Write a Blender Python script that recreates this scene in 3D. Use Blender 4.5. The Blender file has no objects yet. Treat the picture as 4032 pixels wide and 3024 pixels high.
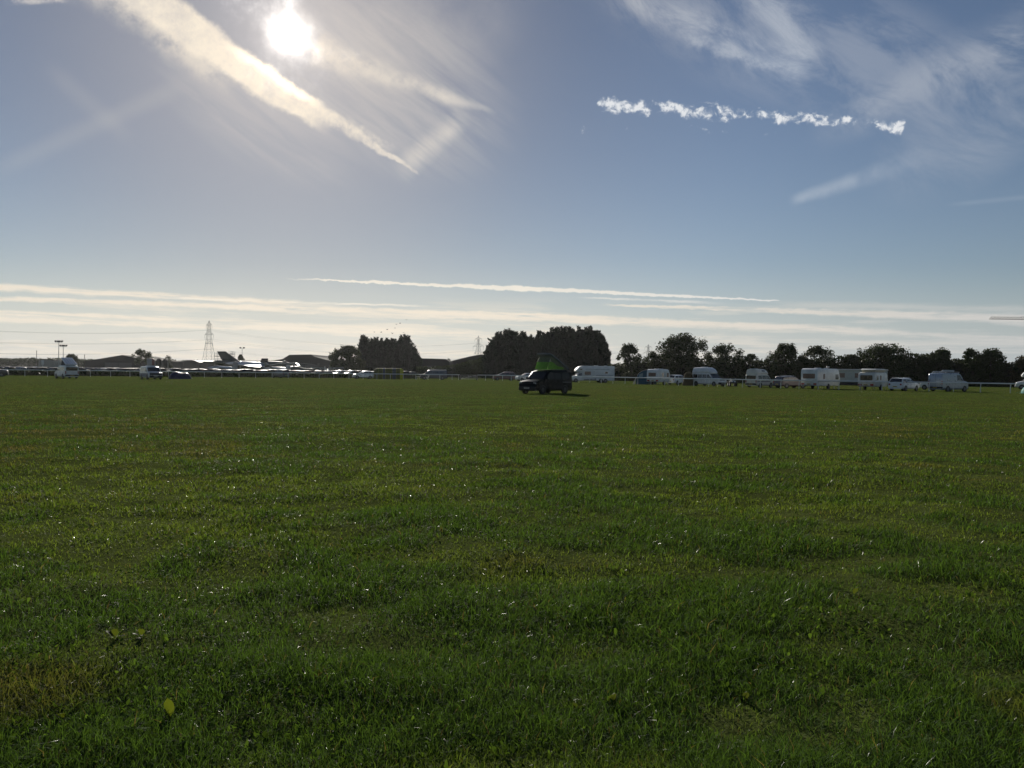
import bpy, bmesh, math, random
import numpy as np
from mathutils import Vector, Matrix
R = math.radians
C = bpy.context.scene.collection
scene = bpy.context.scene

# ------------------------------------------------------------------ camera
EYE = 1.65
F = 3164.0                     # focal length in pixels of the 4032 px wide photograph
PITCH, ROLL = R(0.797), R(0.70)
fw = Vector((0, math.cos(PITCH), -math.sin(PITCH)))
u0 = Vector((0, math.sin(PITCH), math.cos(PITCH)))
x0 = Vector((1, 0, 0))
rt = x0*math.cos(ROLL) + u0*math.sin(ROLL)
up = u0*math.cos(ROLL) - x0*math.sin(ROLL)
cam = bpy.data.cameras.new('camera')
cam.sensor_width = 36.0
cam.lens = 36.0*F/4032.0
cam.clip_start = 0.05
cam.clip_end = 20000.0
camo = bpy.data.objects.new('camera', cam)
C.objects.link(camo)
camo.matrix_world = Matrix(((rt.x, up.x, -fw.x, 0), (rt.y, up.y, -fw.y, 0), (rt.z, up.z, -fw.z, EYE), (0, 0, 0, 1)))
scene.camera = camo

def ray(px, py):
    return fw + rt*((px-2016.0)/F) + up*((1512.0-py)/F)
def pq(px, py):                # where a line of sight meets the upright plane one metre north
    d = ray(px, py)
    return (d.x/d.y, d.z/d.y)
def hor(px):                   # the horizon's height in the photograph
    return 1468.0 + (px-2016.0)*math.tan(ROLL)
def at(px, depth, py=None):    # ground point (or point in the air) seen at px, `depth` metres north
    d = ray(px, hor(px) if py is None else py)
    k = depth/d.y
    return Vector((d.x*k, depth, 0.0 if py is None else EYE + d.z*k))
def hgt(px, py, depth):
    return at(px, depth, py).z

# ------------------------------------------------------------------ light: sky and sun
SUN = ray(1137, 134).normalized()
SUN_EL = math.asin(SUN.z)
SUN_AZ = math.atan2(SUN.x, SUN.y)          # from north (+Y) towards east (+X)
scene.view_settings.view_transform = 'Standard'
scene.view_settings.look = 'None'
scene.view_settings.gamma = 1.0
scene.view_settings.exposure = EXPOSURE = 0.0
scene.view_settings.use_curve_mapping = False
scene.render.engine = 'CYCLES'
cy = scene.cycles
cy.max_bounces = 8; cy.diffuse_bounces = 3; cy.glossy_bounces = 3; cy.transmission_bounces = 6; cy.volume_bounces = 1
cy.transparent_max_bounces = 16
cy.sample_clamp_indirect = 4.0
cy.use_denoising = True

w = bpy.data.worlds.new('World'); scene.world = w; w.use_nodes = True
class Graph:
    """small helper that writes node maths as calls"""
    def __init__(s, nt): s.nt = nt
    def node(s, t, **kw):
        n = s.nt.nodes.new(t)
        for k, v in kw.items(): setattr(n, k, v)
        return n
    def put(s, sock, v):
        if isinstance(v, bpy.types.NodeSocket): s.nt.links.new(v, sock)
        elif isinstance(v, (tuple, list, Vector)) and sock.type == 'RGBA' and len(v) == 3: sock.default_value = (*v, 1)
        else: sock.default_value = v
    def m(s, op, a, b=None, c=None, clamp=False):
        n = s.node('ShaderNodeMath', operation=op, use_clamp=clamp)
        for i, v in enumerate((a, b, c)):
            if v is not None: s.put(n.inputs[i], v)
        return n.outputs[0]
    def add(s, a, b): return s.m('ADD', a, b)
    def sub(s, a, b): return s.m('SUBTRACT', a, b)
    def mul(s, a, b): return s.m('MULTIPLY', a, b)
    def mad(s, a, b, c): return s.m('MULTIPLY_ADD', a, b, c)
    def step(s, v, a, b, lo=0.0, hi=1.0):
        n = s.node('ShaderNodeMapRange', interpolation_type='SMOOTHSTEP')
        for i, k in enumerate((v, a, b, lo, hi)): s.put(n.inputs[i], k)
        return n.outputs[0]
    def xyz(s, x, y, z):
        n = s.node('ShaderNodeCombineXYZ')
        for i, k in enumerate((x, y, z)): s.put(n.inputs[i], k)
        return n.outputs[0]
    def noise(s, vec, scale, detail=4.0, rough=0.55, dist=0.0, dim='3D'):
        n = s.node('ShaderNodeTexNoise', noise_dimensions=dim)
        s.put(n.inputs['Vector'], vec)
        n.inputs['Scale'].default_value = scale; n.inputs['Detail'].default_value = detail
        n.inputs['Roughness'].default_value = rough; n.inputs['Distortion'].default_value = dist
        return n.outputs[0]
    def mix(s, fac, a, b, blend='MIX'):
        n = s.node('ShaderNodeMix', data_type='RGBA', blend_type=blend)
        s.put(n.inputs[0], fac); s.put(n.inputs[6], a); s.put(n.inputs[7], b)
        return n.outputs[2]
    def scale(s, col, k):
        n = s.node('ShaderNodeVectorMath', operation='SCALE')
        s.put(n.inputs[0], col); s.put(n.inputs['Scale'], k)
        return n.outputs[0]
    def vadd(s, a, b, op='ADD'):
        n = s.node('ShaderNodeVectorMath', operation=op)
        s.put(n.inputs[0], a); s.put(n.inputs[1], b)
        return n.outputs[0]

nt = w.node_tree; nt.nodes.clear(); g = Graph(nt)
STRENGTH = 0.053
sky = g.node('ShaderNodeTexSky', sky_type='NISHITA', sun_disc=False)
sky.sun_elevation = SUN_EL; sky.sun_rotation = SUN_AZ
sky.altitude = 0; sky.air_density = SKY_AIR = 1.0; sky.dust_density = SKY_DUST = 0.2; sky.ozone_density = 2.0
tc = g.node('ShaderNodeTexCoord').outputs['Generated']
sp = g.node('ShaderNodeSeparateXYZ'); g.put(sp.inputs[0], tc)
dx, dy, dz = sp.outputs
front = g.step(dy, 0.02, 0.12)
sy = g.m('MAXIMUM', dy, 0.02)
P = g.m('DIVIDE', dx, sy); Q = g.m('DIVIDE', dz, sy)
dot = g.node('ShaderNodeVectorMath', operation='DOT_PRODUCT')
g.put(dot.inputs[0], tc); dot.inputs[1].default_value = SUN
ang = g.m('ARCCOSINE', g.m('MINIMUM', dot.outputs['Value'], 0.999999))      # angle from the sun, radians
PQ = g.xyz(P, Q, 0.0)
def band(a, b, wa, wb, fade0=.05, fade1=.05, edge=.6, wob=0.0, n=None, bend=0.0):
    """a long cloud or vapour trail from a to b (given as lines of sight), wa / wb wide at its ends"""
    (ax, ay), (bx, by) = pq(*a), pq(*b)
    ex, ey = bx-ax, by-ay; L = math.hypot(ex, ey)
    px_, py_ = g.sub(P, ax), g.sub(Q, ay)
    s_ = g.add(g.mul(px_, ex/L/L), g.mul(py_, ey/L/L))
    t_ = g.add(g.mul(px_, -ey/L), g.mul(py_, ex/L))
    if bend: t_ = g.add(t_, g.mul(g.mul(s_, g.sub(1.0, s_)), bend*4))
    if wob:                                   # n: a noise that ruffles the sides
        t_ = g.mad(g.sub(n, .5), wob*2, t_)
    wd = g.mad(g.m('MINIMUM', g.m('MAXIMUM', s_, 0.0), 1.0), (wb-wa)/F, wa/F)
    k = g.step(g.m('ABSOLUTE', t_), wd, g.mul(wd, 1-edge))
    k = g.mul(k, g.mul(g.step(s_, 0.0, fade0), g.step(s_, 1.0, 1-fade1)))
    return k, s_, t_
def streak(sx, sy_, seed, rot=0.0, detail=5.0, rough=.6, dist=.0):
    """noise over the directions of the sky, stretched along a line tilted by rot"""
    n = g.node('ShaderNodeMapping', vector_type='TEXTURE')
    g.put(n.inputs['Vector'], tc)
    n.inputs['Location'].default_value = (seed*3.7, seed*1.9, seed*2.3)
    n.inputs['Rotation'].default_value = (0, -rot, 0)
    n.inputs['Scale'].default_value = (1/sx, 1/sx, 1/sy_)
    return g.noise(n.outputs[0], 1.0, detail, rough, dist)
def blob(cx, cy_, rx, ry, rot=0.0, soft=1.0):
    (ax, ay) = pq(cx, cy_); c, s = math.cos(rot), math.sin(rot)
    a, b = g.sub(P, ax), g.sub(Q, ay)
    u = g.mul(g.add(g.mul(a, c), g.mul(b, s)), F/rx); v = g.mul(g.add(g.mul(a, -s), g.mul(b, c)), F/ry)
    return g.step(g.add(g.mul(u, u), g.mul(v, v)), 1.0, 1.0-soft)

# ---- clouds and vapour trails, drawn over the sky by direction (they lie far off)
K = 1.0/STRENGTH
def rgb(r, g_, b): return (r*K, g_*K, b*K, 1.0)
near = g.step(ang, R(34), R(2))                 # 1 beside the sun, 0 away from it
cloudc = g.mix(near, rgb(.46, .49, .545), rgb(.66, .60, .54))
cloudb = g.mix(near, rgb(.70, .73, .77), rgb(.92, .81, .655))
cloudb = g.mix(g.step(ang, R(6), R(2.2)), cloudb, rgb(1.0, .86, .68))
low = g.mix(g.step(ang, R(60), R(18)), rgb(.59, .585, .58), rgb(.84, .75, .62))
col = g.vadd(sky.outputs[0], (1.02, .985, 1.03), 'MULTIPLY')
col = g.scale(col, g.step(ang, R(33), R(9), 1.0, .72))        # dims the model's sky towards the sun
# pale milky air low over the horizon, and the thin veil lit around the sun
pale = g.mix(g.step(ang, R(58), R(16)), rgb(.43, .49, .55), rgb(.56, .585, .59))
col = g.mix(g.mul(g.step(Q, .15, -.01), .85), col, pale)
col = g.mix(g.mul(g.step(ang, R(20), R(3)), .45), col, rgb(.38, .37, .385))
# the sun's glare through the veil
rag = g.mul(ang, g.mad(streak(24, 24, 7.7, detail=4), -2.3, 2.15))
halo = g.m('POWER', 2.718, g.mul(g.m('POWER', g.mul(rag, 1/R(.92)), 1.35), -1.0))
halo2 = g.m('POWER', 2.718, g.mul(ang, -1/R(3.2)))
glare = g.vadd(g.scale(g.mix(0.0, rgb(1.0, .95, .88), rgb(1, 1, 1)), g.mul(halo, 3.0)),
               g.scale(g.mix(0.0, rgb(1.0, .84, .66), rgb(1, 1, 1)), g.mul(halo2, .40)))
base = col
def lay(mask, c, k=1.0):
    global col
    col = g.mix(g.mul(g.mul(mask, front), k), col, c)
def shade(extra=None):
    bg = g.node('ShaderNodeBackground'); g.put(bg.inputs[0], g.vadd(col, extra) if extra else col)
    bg.inputs[1].default_value = STRENGTH
    return bg.outputs[0]
def either(fac, a, b):
    n = g.node('ShaderNodeMixShader'); g.put(n.inputs[0], fac); g.put(n.inputs[1], a); g.put(n.inputs[2], b)
    return n.outputs[0]
plain = shade(glare)

# ---- right-hand sky: wide thin cirrus
tex = streak(9, 26, 1.3, rot=R(-33), detail=7, rough=.66, dist=.5)
fine = streak(26, 26, 3.1, detail=7.0, rough=.66)
wob = streak(9, 9, 2.2, detail=5, rough=.6)
lay(g.mul(blob(3150, 150, 900, 330, R(-14), 1.0), g.step(tex, .36, .66)), cloudc, .34)
lay(g.mul(blob(3900, 420, 620, 280, R(38), 1.0), g.step(tex, .32, .70)), cloudc, .36)
m, s_, t_ = band((2330, -60), (3200, 300), 110, 95, .2, .10, 1.0, 60/F, wob)
lay(g.mul(m, g.step(tex, .30, .70)), cloudb, .38)
m, s_, t_ = band((2640, 130), (3200, 300), 45, 60, .15, .15, 1.0, 50/F, fine)
lay(g.mul(m, g.step(fine, .30, .66)), cloudb, .36)
m, s_, t_ = band((2950, -80), (3250, 330), 160, 70, .1, .3, 1.0, 70/F, wob)
lay(g.mul(m, g.step(tex, .34, .70)), cloudb, .32)
m, s_, t_ = band((3150, 560), (4200, 60), 90, 190, .25, .02, 1.0, 60/F, wob)
lay(g.mul(m, g.step(tex, .32, .62)), cloudc, .40)
m, s_, t_ = band((3095, 795), (3720, 590), 30, 70, .10, .6, 1.0, 30/F, wob)
lay(g.mul(m, g.step(fine, .15, .7)), cloudb, .26)
m, s_, t_ = band((3330, 1140), (3520, 1095), 10, 12, .3, .3, 1.0)
lay(m, cloudb, .10)
m, s_, t_ = band((3700, 810), (4100, 770), 14, 18, .3, .05, 1.0)
lay(m, cloudb, .07)
# the row of small cumulus puffs
pn = streak(72, 84, 4.9, detail=8, rough=.62, dist=.35)
pw = streak(13, 16, 9.4, detail=2)
sup = g.add(g.mul(pn, .74), g.mul(pw, .26))
m, s_, t_ = band((2320, 415), (3600, 505), 66, 56, .03, .04, .9, bend=-9/F)
thr = g.mad(g.mul(m, g.mad(g.step(s_, .45, 1.0), -.14, 1.0)), -.265, .712)
lay(g.step(g.sub(sup, thr), -.02, .10), g.mix(g.step(g.sub(sup, thr), .02, .13), rgb(.47, .52, .60), rgb(.86, .87, .88)), .85)
m, s_, t_ = band((2230, 505), (3500, 560), 60, 50, .05, .05, .9)
lay(g.step(g.sub(sup, g.mad(m, -.16, .735)), .0, .09), rgb(.62, .65, .70), .7)
right = shade(glare)

# ---- left-hand sky round the sun
col = base
fib = streak(7, 50, 8.2, rot=R(-33), detail=6.0, dist=.4)
fine = streak(27, 27, 3.6, detail=7.0, rough=.68)
wob = streak(9, 9, 2.9, detail=6, rough=.62)
lump = streak(34, 34, 6.6, detail=6, rough=.66)
lay(g.mul(blob(1540, 330, 600, 390, R(-28), 1.0), g.step(fib, .28, .74)), cloudc, .46)
lay(g.mul(blob(1580, 40, 560, 330, 0, 1.0), g.step(wob, .3, .75)), cloudc, .26)
m, s_, t_ = band((1230, 170), (1900, 450), 95, 40, .05, .25, 1.0, 80/F, wob)
lay(g.mul(m, g.step(fine, .22, .66)), cloudb, .50)
m, s_, t_ = band((1700, 360), (1970, 450), 40, 12, .2, .3, 1.0, 16/F, fine)
lay(m, cloudb, .22)
m, s_, t_ = band((1850, 420), (1540, 700), 62, 76, .25, .25, 1.0, 60/F, wob)
lay(g.mul(m, g.step(fib, .2, .7)), cloudb, .40)
m, s_, t_ = band((-80, 700), (800, 300), 60, 60, .2, .2, 1.0)
lay(m, cloudc, .13)
m, s_, t_ = band((150, 230), (560, 590), 60, 60, .3, .3, 1.0)
lay(m, cloudc, .10)
lay(g.mul(blob(1000, 470, 520, 200, R(-32), 1.0), g.step(fib, .25, .7)), cloudc, .30)
# the great trail left of the sun: soft ragged lower side, bright lumpy upper side, a thin tail
m, s_, t_ = band((240, -130), (980, 360), 140, 56, .02, .25, 1.0, 90/F, wob)
lay(g.mul(m, g.step(fine, .30, .62)), cloudb, .55)
m, s_, t_ = band((430, -130), (1330, 505), 112, 52, .01, .12, .45, 34/F, lump, bend=22/F)
lay(m, g.mix(g.step(fine, .26, .66), cloudc, cloudb), .92)
m, s_, t_ = band((860, 150), (1310, 440), 30, 26, .3, .25, .9, 30/F, lump, bend=10/F)
lay(m, rgb(1.35, 1.18, .90), .9)
m, s_, t_ = band((1190, 395), (1655, 692), 52, 4, .12, .06, .7, 26/F, lump)
lay(g.mul(m, g.step(fine, .12, .5)), g.mix(g.step(fine, .28, .66), cloudc, cloudb), .80)
m, s_, t_ = band((1330, 470), (1570, 600), 50, 22, .2, .3, .8, 34/F, lump)
lay(g.mul(m, g.step(fine, .32, .6)), cloudb, .45)
m, s_, t_ = band((-60, 4), (280, 4), 22, 14, .1, .2, 1.0, 20/F, lump)
lay(g.mul(m, g.step(fine, .4, .6)), cloudb, .5)
left = shade(glare)

# ---- vapour trails and streaks low over the horizon
col = base
wob = streak(36, 60, 4.1, detail=6, rough=.68)
wob2 = streak(70, 110, 2.6, detail=4, rough=.6)
stk = streak(15, 190, 7.9, rot=R(-1.2), detail=6, rough=.62)
stk2 = streak(6, 80, 1.9, rot=R(-1.2), detail=6, rough=.64)
warmw = g.mix(g.step(ang, R(45), R(16)), rgb(.72, .72, .715), rgb(.86, .80, .69))
def trail(a, b, wa, wb, k, f0=.1, f1=.1, edge=.75, wo=8, n=None, c=None, solid=False):
    m, s_, t_ = band(a, b, wa, wb, f0, f1, edge, wo/F, n or wob)
    lay(m if solid else g.mul(m, g.step(stk, .28, .56)), c or low, k)
trail((1080, 1094), (2140, 1141), 2.5, 13, .9, .25, .02, .55, 11, wob2, warmw, True)
trail((2000, 1132), (3075, 1186), 12, 3, .9, .04, .02, .55, 8, wob2, warmw, True)
trail((2250, 1170), (2900, 1196), 4, 9, .55, .2, .3, .8, 5, wob2, warmw)
trail((2360, 1199), (4200, 1262), 5, 30, .85, .06, .02, .7, 9, wob2)
trail((-120, 1124), (1420, 1208), 22, 16, .9, .02, .25, .8, 12)
trail((-120, 1172), (2700, 1264), 14, 15, .9, .02, .2, .8, 12)
trail((500, 1196), (3000, 1292), 14, 16, .85, .2, .25, .8, 12)
trail((-120, 1228), (900, 1264), 18, 14, .9, .02, .3, .8, 12)
trail((-120, 1254), (1900, 1318), 20, 14, .85, .02, .2, .8, 12)
trail((900, 1274), (2000, 1314), 14, 14, .8, .2, .2, .8, 12)
trail((1400, 1215), (3600, 1308), 9, 17, .85, .2, .15, .8, 12)
trail((2500, 1268), (4200, 1344), 14, 17, .65, .2, .02, .85, 12)
trail((1000, 1186), (1720, 1206), 5, 6, .85, .3, .2, .8, 6, None, warmw)
trail((2600, 1160), (2760, 1166), 5, 4, .7, .3, .3, .8, 7, None, warmw)
trail((2900, 1195), (4200, 1222), 22, 28, .35, .3, .02, .95, 12)
trail((600, 1172), (1060, 1186), 6, 5, .8, .3, .3, .8, 8, None, warmw)
lay(g.mul(g.step(stk2, .46, .64), g.mul(g.step(Q, .10, .06), g.step(Q, .0, .02))), low, .6)
bottom = shade()

sideways = either(g.m('GREATER_THAN', P, pq(2215, 800)[0]), left, right)
infront = either(g.m('GREATER_THAN', Q, .138), bottom, sideways)
ahead = g.mul(g.m('GREATER_THAN', dy, .02), g.mul(g.m('GREATER_THAN', dz, -.01), g.m('LESS_THAN', g.m('ABSOLUTE', P), 1.1)))
wo = g.node('ShaderNodeOutputWorld')
nt.links.new(either(ahead, plain, infront), wo.inputs[0])
w.cycles.sampling_method = 'MANUAL'; w.cycles.sample_map_resolution = 512
# ------------------------------------------------------------------ sun lamp
sl = bpy.data.lights.new('sun', 'SUN'); sl.energy = SUN_POWER = 5.0; sl.angle = R(0.6); sl.color = (1.0, .93, .82)
so = bpy.data.objects.new('sun', sl); C.objects.link(so)
so.rotation_euler = SUN.to_track_quat('Z', 'Y').to_euler()
so.location = (-20, 60, 60)

# ------------------------------------------------------------------ helpers
rng = np.random.default_rng(7)
rnd = random.Random(11)
MATS = {}
def mat(name, rgbc, rough=.5, metal=0.0, spec=.5, var=.12, scale=6.0, coat=0.0, transl=0.0, bump=0.0, attr=None, alpha=None):
    """procedural material: a base colour with a little uneven wear in colour and gloss"""
    if name in MATS: return MATS[name]
    m = bpy.data.materials.new(name); m.use_nodes = True
    t = m.node_tree; t.nodes.clear(); q = Graph(t)
    p = q.node('ShaderNodeBsdfPrincipled')
    tcn = q.node('ShaderNodeTexCoord').outputs['Object']
    n = q.noise(tcn, scale, 5.0, .6)
    base = (*rgbc, 1.0)
    if attr:
        a = q.node('ShaderNodeAttribute', attribute_name=attr); base = a.outputs['Color']
    k = q.step(n, .25, .75, 1-var, 1+var)
    c = q.scale(base[:3] if not attr else base, k)
    q.put(p.inputs['Base Color'], c)
    q.put(p.inputs['Roughness'], q.step(n, .3, .7, max(.02, rough*.85), min(1, rough*1.15)))
    p.inputs['Metallic'].default_value = metal
    p.inputs['Specular IOR Level'].default_value = spec
    p.inputs['Coat Weight'].default_value = coat; p.inputs['Coat Roughness'].default_value = .06
    if bump:
        b = q.node('ShaderNodeBump'); b.inputs['Strength'].default_value = bump; b.inputs['Distance'].default_value = .02
        q.put(b.inputs['Height'], n); q.put(p.inputs['Normal'], b.outputs[0])
    out = p.outputs[0]
    if transl:
        tr = q.node('ShaderNodeBsdfTranslucent'); q.put(tr.inputs[0], c)
        mx = q.node('ShaderNodeMixShader'); mx.inputs[0].default_value = transl
        t.links.new(out, mx.inputs[1]); t.links.new(tr.outputs[0], mx.inputs[2]); out = mx.outputs[0]
    o = q.node('ShaderNodeOutputMaterial'); t.links.new(out, o.inputs[0])
    MATS[name] = m
    return m

def tag(o, label=None, cat=None, group=None, kind=None):
    for k, v in (('label', label), ('category', cat), ('group', group), ('kind', kind)):
        if v: o[k] = v
    return o
def empty(name, loc=(0, 0, 0), rz=0.0, label=None, cat=None, group=None):
    o = bpy.data.objects.new(name, None); C.objects.link(o)
    o.location = loc; o.rotation_euler = (0, 0, rz); o.empty_display_size = .3
    return tag(o, label, cat, group)
def link_mesh(name, verts, faces, m, parent=None, smooth=False):
    me = bpy.data.meshes.new(name)
    me.from_pydata([tuple(v) for v in verts], [], faces)
    if m is not None: me.materials.append(m)
    if smooth:
        me.polygons.foreach_set('use_smooth', [True]*len(me.polygons))
    me.update()
    o = bpy.data.objects.new(name, me); C.objects.link(o)
    if parent is not None: o.parent = parent
    return o
def np_mesh(name, verts, loops, starts, m, cols=None, parent=None, smooth=False):
    me = bpy.data.meshes.new(name)
    nv, nl, nf = len(verts), len(loops), len(starts)
    me.vertices.add(nv); me.vertices.foreach_set('co', np.ascontiguousarray(verts, np.float32).ravel())
    me.loops.add(nl); me.loops.foreach_set('vertex_index', np.ascontiguousarray(loops, np.int32))
    me.polygons.add(nf); me.polygons.foreach_set('loop_start', np.ascontiguousarray(starts, np.int32))
    if smooth: me.polygons.foreach_set('use_smooth', np.ones(nf, bool))
    me.materials.append(m)
    me.update(calc_edges=True)
    if cols is not None:
        a = me.color_attributes.new('tint', 'FLOAT_COLOR', 'POINT')
        c4 = np.ones((nv, 4), np.float32); c4[:, :cols.shape[1]] = cols
        a.data.foreach_set('color', c4.ravel())
    o = bpy.data.objects.new(name, me); C.objects.link(o)
    if parent is not None: o.parent = parent
    return o
_perm = np.random.default_rng(3).random(65536)
def vnoise(x, y, seed=0):
    """smooth lattice noise, 0..1"""
    xi, yi = np.floor(x).astype(np.int64), np.floor(y).astype(np.int64)
    fx, fy = x-xi, y-yi
    fx, fy = fx*fx*(3-2*fx), fy*fy*(3-2*fy)
    h = lambda a, b: _perm[((a*73856093) ^ (b*19349663) ^ (seed*83492791)) & 65535]
    return (h(xi, yi)*(1-fx)+h(xi+1, yi)*fx)*(1-fy) + (h(xi, yi+1)*(1-fx)+h(xi+1, yi+1)*fx)*fy
def fbm(x, y, seed=0, n=3):
    s, a, t = 0, 1.0, 0
    for i in range(n):
        s = s + a*vnoise(x*2**i, y*2**i, seed+i); t += a; a *= .5
    return s/t
def relief(x, y):
    d = np.hypot(x, y)
    k = np.clip((75-d)/45, 0, 1)
    return k*(.10*(fbm(x/4.5, y/2.8, 5)-.5) + .09*(fbm(x/.75, y/.6, 9)-.5))

# ------------------------------------------------------------------ ground
m = bpy.data.materials.new('turf'); m.use_nodes = True; t = m.node_tree; t.nodes.clear(); q = Graph(t)
ob = q.node('ShaderNodeTexCoord').outputs['Object']
nA = q.noise(ob, .35, 6, .65); nB = q.noise(ob, 3.0, 6, .7); nC = q.noise(ob, 22.0, 4, .7)
cc = q.mix(q.step(nA, .35, .65), (.066, .088, .022, 1), (.090, .116, .030, 1))
cc = q.mix(q.step(nB, .30, .70, 0, .6), cc, (.040, .052, .014, 1))
cc = q.mix(q.step(nC, .30, .75, .0, .5), cc, (.050, .048, .020, 1))
p = q.node('ShaderNodeBsdfDiffuse'); q.put(p.inputs['Color'], cc)
bmp = q.node('ShaderNodeBump'); bmp.inputs['Strength'].default_value = .6; bmp.inputs['Distance'].default_value = .05
q.put(bmp.inputs['Height'], q.add(nB, nC)); q.put(p.inputs['Normal'], bmp.outputs[0])
o = q.node('ShaderNodeOutputMaterial'); t.links.new(p.outputs[0], o.inputs[0])
TURF = m
rad = [0.0]; r_ = .4
while r_ < 9000: rad.append(r_); r_ *= 1.03 if r_ < 90 else 1.25
rad = np.array(rad[1:]); NA = 360
A_ = np.linspace(0, 2*np.pi, NA, endpoint=False)
X = np.outer(rad, np.sin(A_)); Y = np.outer(rad, np.cos(A_)); Z = relief(X, Y)
V = np.concatenate([[[0, 0, float(relief(np.zeros(1), np.zeros(1))[0])]], np.stack([X, Y, Z], -1).reshape(-1, 3)])
loops, starts = [], []
i = np.arange(NA); j = (i+1) % NA
tri = np.stack([np.zeros(NA, int), 1+j, 1+i], 1)
quads = [np.stack([1+k*NA+i, 1+k*NA+j, 1+(k+1)*NA+j, 1+(k+1)*NA+i], 1) for k in range(len(rad)-1)]
quads = np.concatenate(quads)
loops = np.concatenate([tri.ravel(), quads.ravel()])
starts = np.concatenate([np.arange(NA)*3, NA*3+np.arange(len(quads))*4])
gr = np_mesh('ground', V, loops, starts, TURF, smooth=True); tag(gr, kind='structure')

# ------------------------------------------------------------------ grass: every blade a bent strip, sparser and broader with distance
def leafmat(name, rough=.65, transl=.45, spec=.05):
    m = bpy.data.materials.new(name); m.use_nodes = True; t = m.node_tree; t.nodes.clear(); q = Graph(t)
    an = q.node('ShaderNodeAttribute', attribute_name='tint'); a = an.outputs['Color']; wet = an.outputs['Alpha']   # wet: the blade carries dew
    p = q.node('ShaderNodeBsdfPrincipled'); q.put(p.inputs['Base Color'], a)
    q.put(p.inputs['Roughness'], q.mad(wet, .32-rough, rough)); q.put(p.inputs['Specular IOR Level'], q.mad(wet, .5-spec, spec))
    tr = q.node('ShaderNodeBsdfTranslucent'); q.put(tr.inputs[0], q.vadd(a, (1.40, 1.35, .55), 'MULTIPLY'))
    mx = q.node('ShaderNodeMixShader'); mx.inputs[0].default_value = transl
    t.links.new(p.outputs[0], mx.inputs[1]); t.links.new(tr.outputs[0], mx.inputs[2])
    o = q.node('ShaderNodeOutputMaterial'); t.links.new(mx.outputs[0], o.inputs[0])
    return m
GRASS_N, D0, D1, HALF = 150000, 2.4, 190.0, .70
def scatter(a, power, d0, d1, half):
    d = np.linspace(d0, d1, 4000)
    f = a*d**(-power)*2*half*d
    cdf = np.concatenate([[0], np.cumsum((f[1:]+f[:-1])/2*np.diff(d))]); n = int(cdf[-1])
    dd = np.interp(rng.random(n)*cdf[-1], cdf, d)
    an = (rng.random(n)*2-1)*half
    return dd*np.sin(an), dd*np.cos(an), dd
def blades(name, x, y, d, m, hgt_, wid, lean, tintf, seg=2):
    n = len(x)
    z = relief(x, y) - .004
    yaw = rng.random(n)*2*np.pi
    face = yaw + rng.normal(0, .9, n)
    ld = np.stack([np.cos(yaw), np.sin(yaw)], 1)
    sd = np.stack([-np.sin(face), np.cos(face)], 1)
    th1, th2 = lean, np.minimum(lean*1.0 + .25 + rng.random(n)*.75, 1.75)
    h1, h2 = hgt_*.55, hgt_*.5
    b = np.stack([x, y, z], 1)
    mid = b + np.concatenate([ld*(h1*np.sin(th1))[:, None], (h1*np.cos(th1))[:, None]], 1)
    tip = mid + np.concatenate([ld*(h2*np.sin(th2))[:, None], (h2*np.cos(th2))[:, None]], 1)
    s3 = np.concatenate([sd, rng.normal(0, .25, (n, 1))], 1)*(wid/2)[:, None]
    V = np.stack([b-s3*.8, b+s3*.8, mid+s3, mid-s3, tip], 1).reshape(-1, 3)
    k = np.arange(n)*5
    loops = np.stack([k, k+1, k+2, k+3, k+3, k+2, k+4], 1).ravel()
    starts = np.stack([np.arange(n)*7, np.arange(n)*7+4], 1).ravel()
    cols = np.repeat(tintf, 5, axis=0)
    return np_mesh(name, V, loops, starts, m, cols)
x, y, d = scatter(GRASS_N, 1.88, D0, D1, HALF)
tuft = fbm(x/.55, y/.55, 21, 3); patch = fbm(x/3.5, y/2.2, 31, 3); big = fbm(x/14, y/9, 41, 3); mid = fbm(x/1.25, y/1.0, 51, 3)
keep = rng.random(len(x)) < np.clip(.45+1.5*(tuft-.25), .3, 1)
x, y, d, tuft, patch, big, mid = (v[keep] for v in (x, y, d, tuft, patch, big, mid))
n = len(x)
hg = (.022+.062*np.clip(tuft-.25, 0, .5)/.5+.022*np.clip(patch-.4, 0, .4)/.4)*(.6+.8*rng.random(n))
wd = .0028*(d/3.2)**.80*(.6+.8*rng.random(n))
hg = hg*(1-.45*np.clip((d-12)/50, 0, 1))
lean = np.abs(rng.normal(.55, .42, n)); flat = rng.random(n) < .22; lean[flat] = 1.15+.4*rng.random(flat.sum())
green = np.array([.112, .158, .036]); lush = np.array([.056, .106, .026]); dry = np.array([.140, .138, .050]); brown = np.array([.115, .095, .048])
clump = np.clip((mid-.54)*9, 0, 1); hg = hg*(1+.30*clump)*.9
wl = np.clip((.55*patch+.45*tuft-.46)*7+clump*.8, 0, 1)[:, None]; wdry = np.clip((.50-big)*4+(.40-mid)*5, 0, .75)[:, None]*(1-clump[:, None])
tint = green*(1-wl)+lush*wl; tint = tint*(1-wdry)+dry*.85*wdry
isdry = rng.random(n) < np.clip(.05+(.47-big)*1.6+(.42-tuft)*.8+(.42-mid)*1.2, .03, .32); tint[isdry] = brown*(.6+.8*rng.random((isdry.sum(), 1)))
tint = tint*(.65+.7*rng.random((n, 1)))*np.array([1, 1, 1])
wet = (rng.random(n) < .13)*1.0; wd = np.where(wet > 0, np.minimum(wd*.5, .0014*(d/3.2)**.62), wd)
tint = np.concatenate([tint, wet[:, None]], 1)
gro = blades('grass', x, y, d, leafmat('grass_blade'), hg, wd, lean, tint)
tag(gro, kind='stuff')
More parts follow.
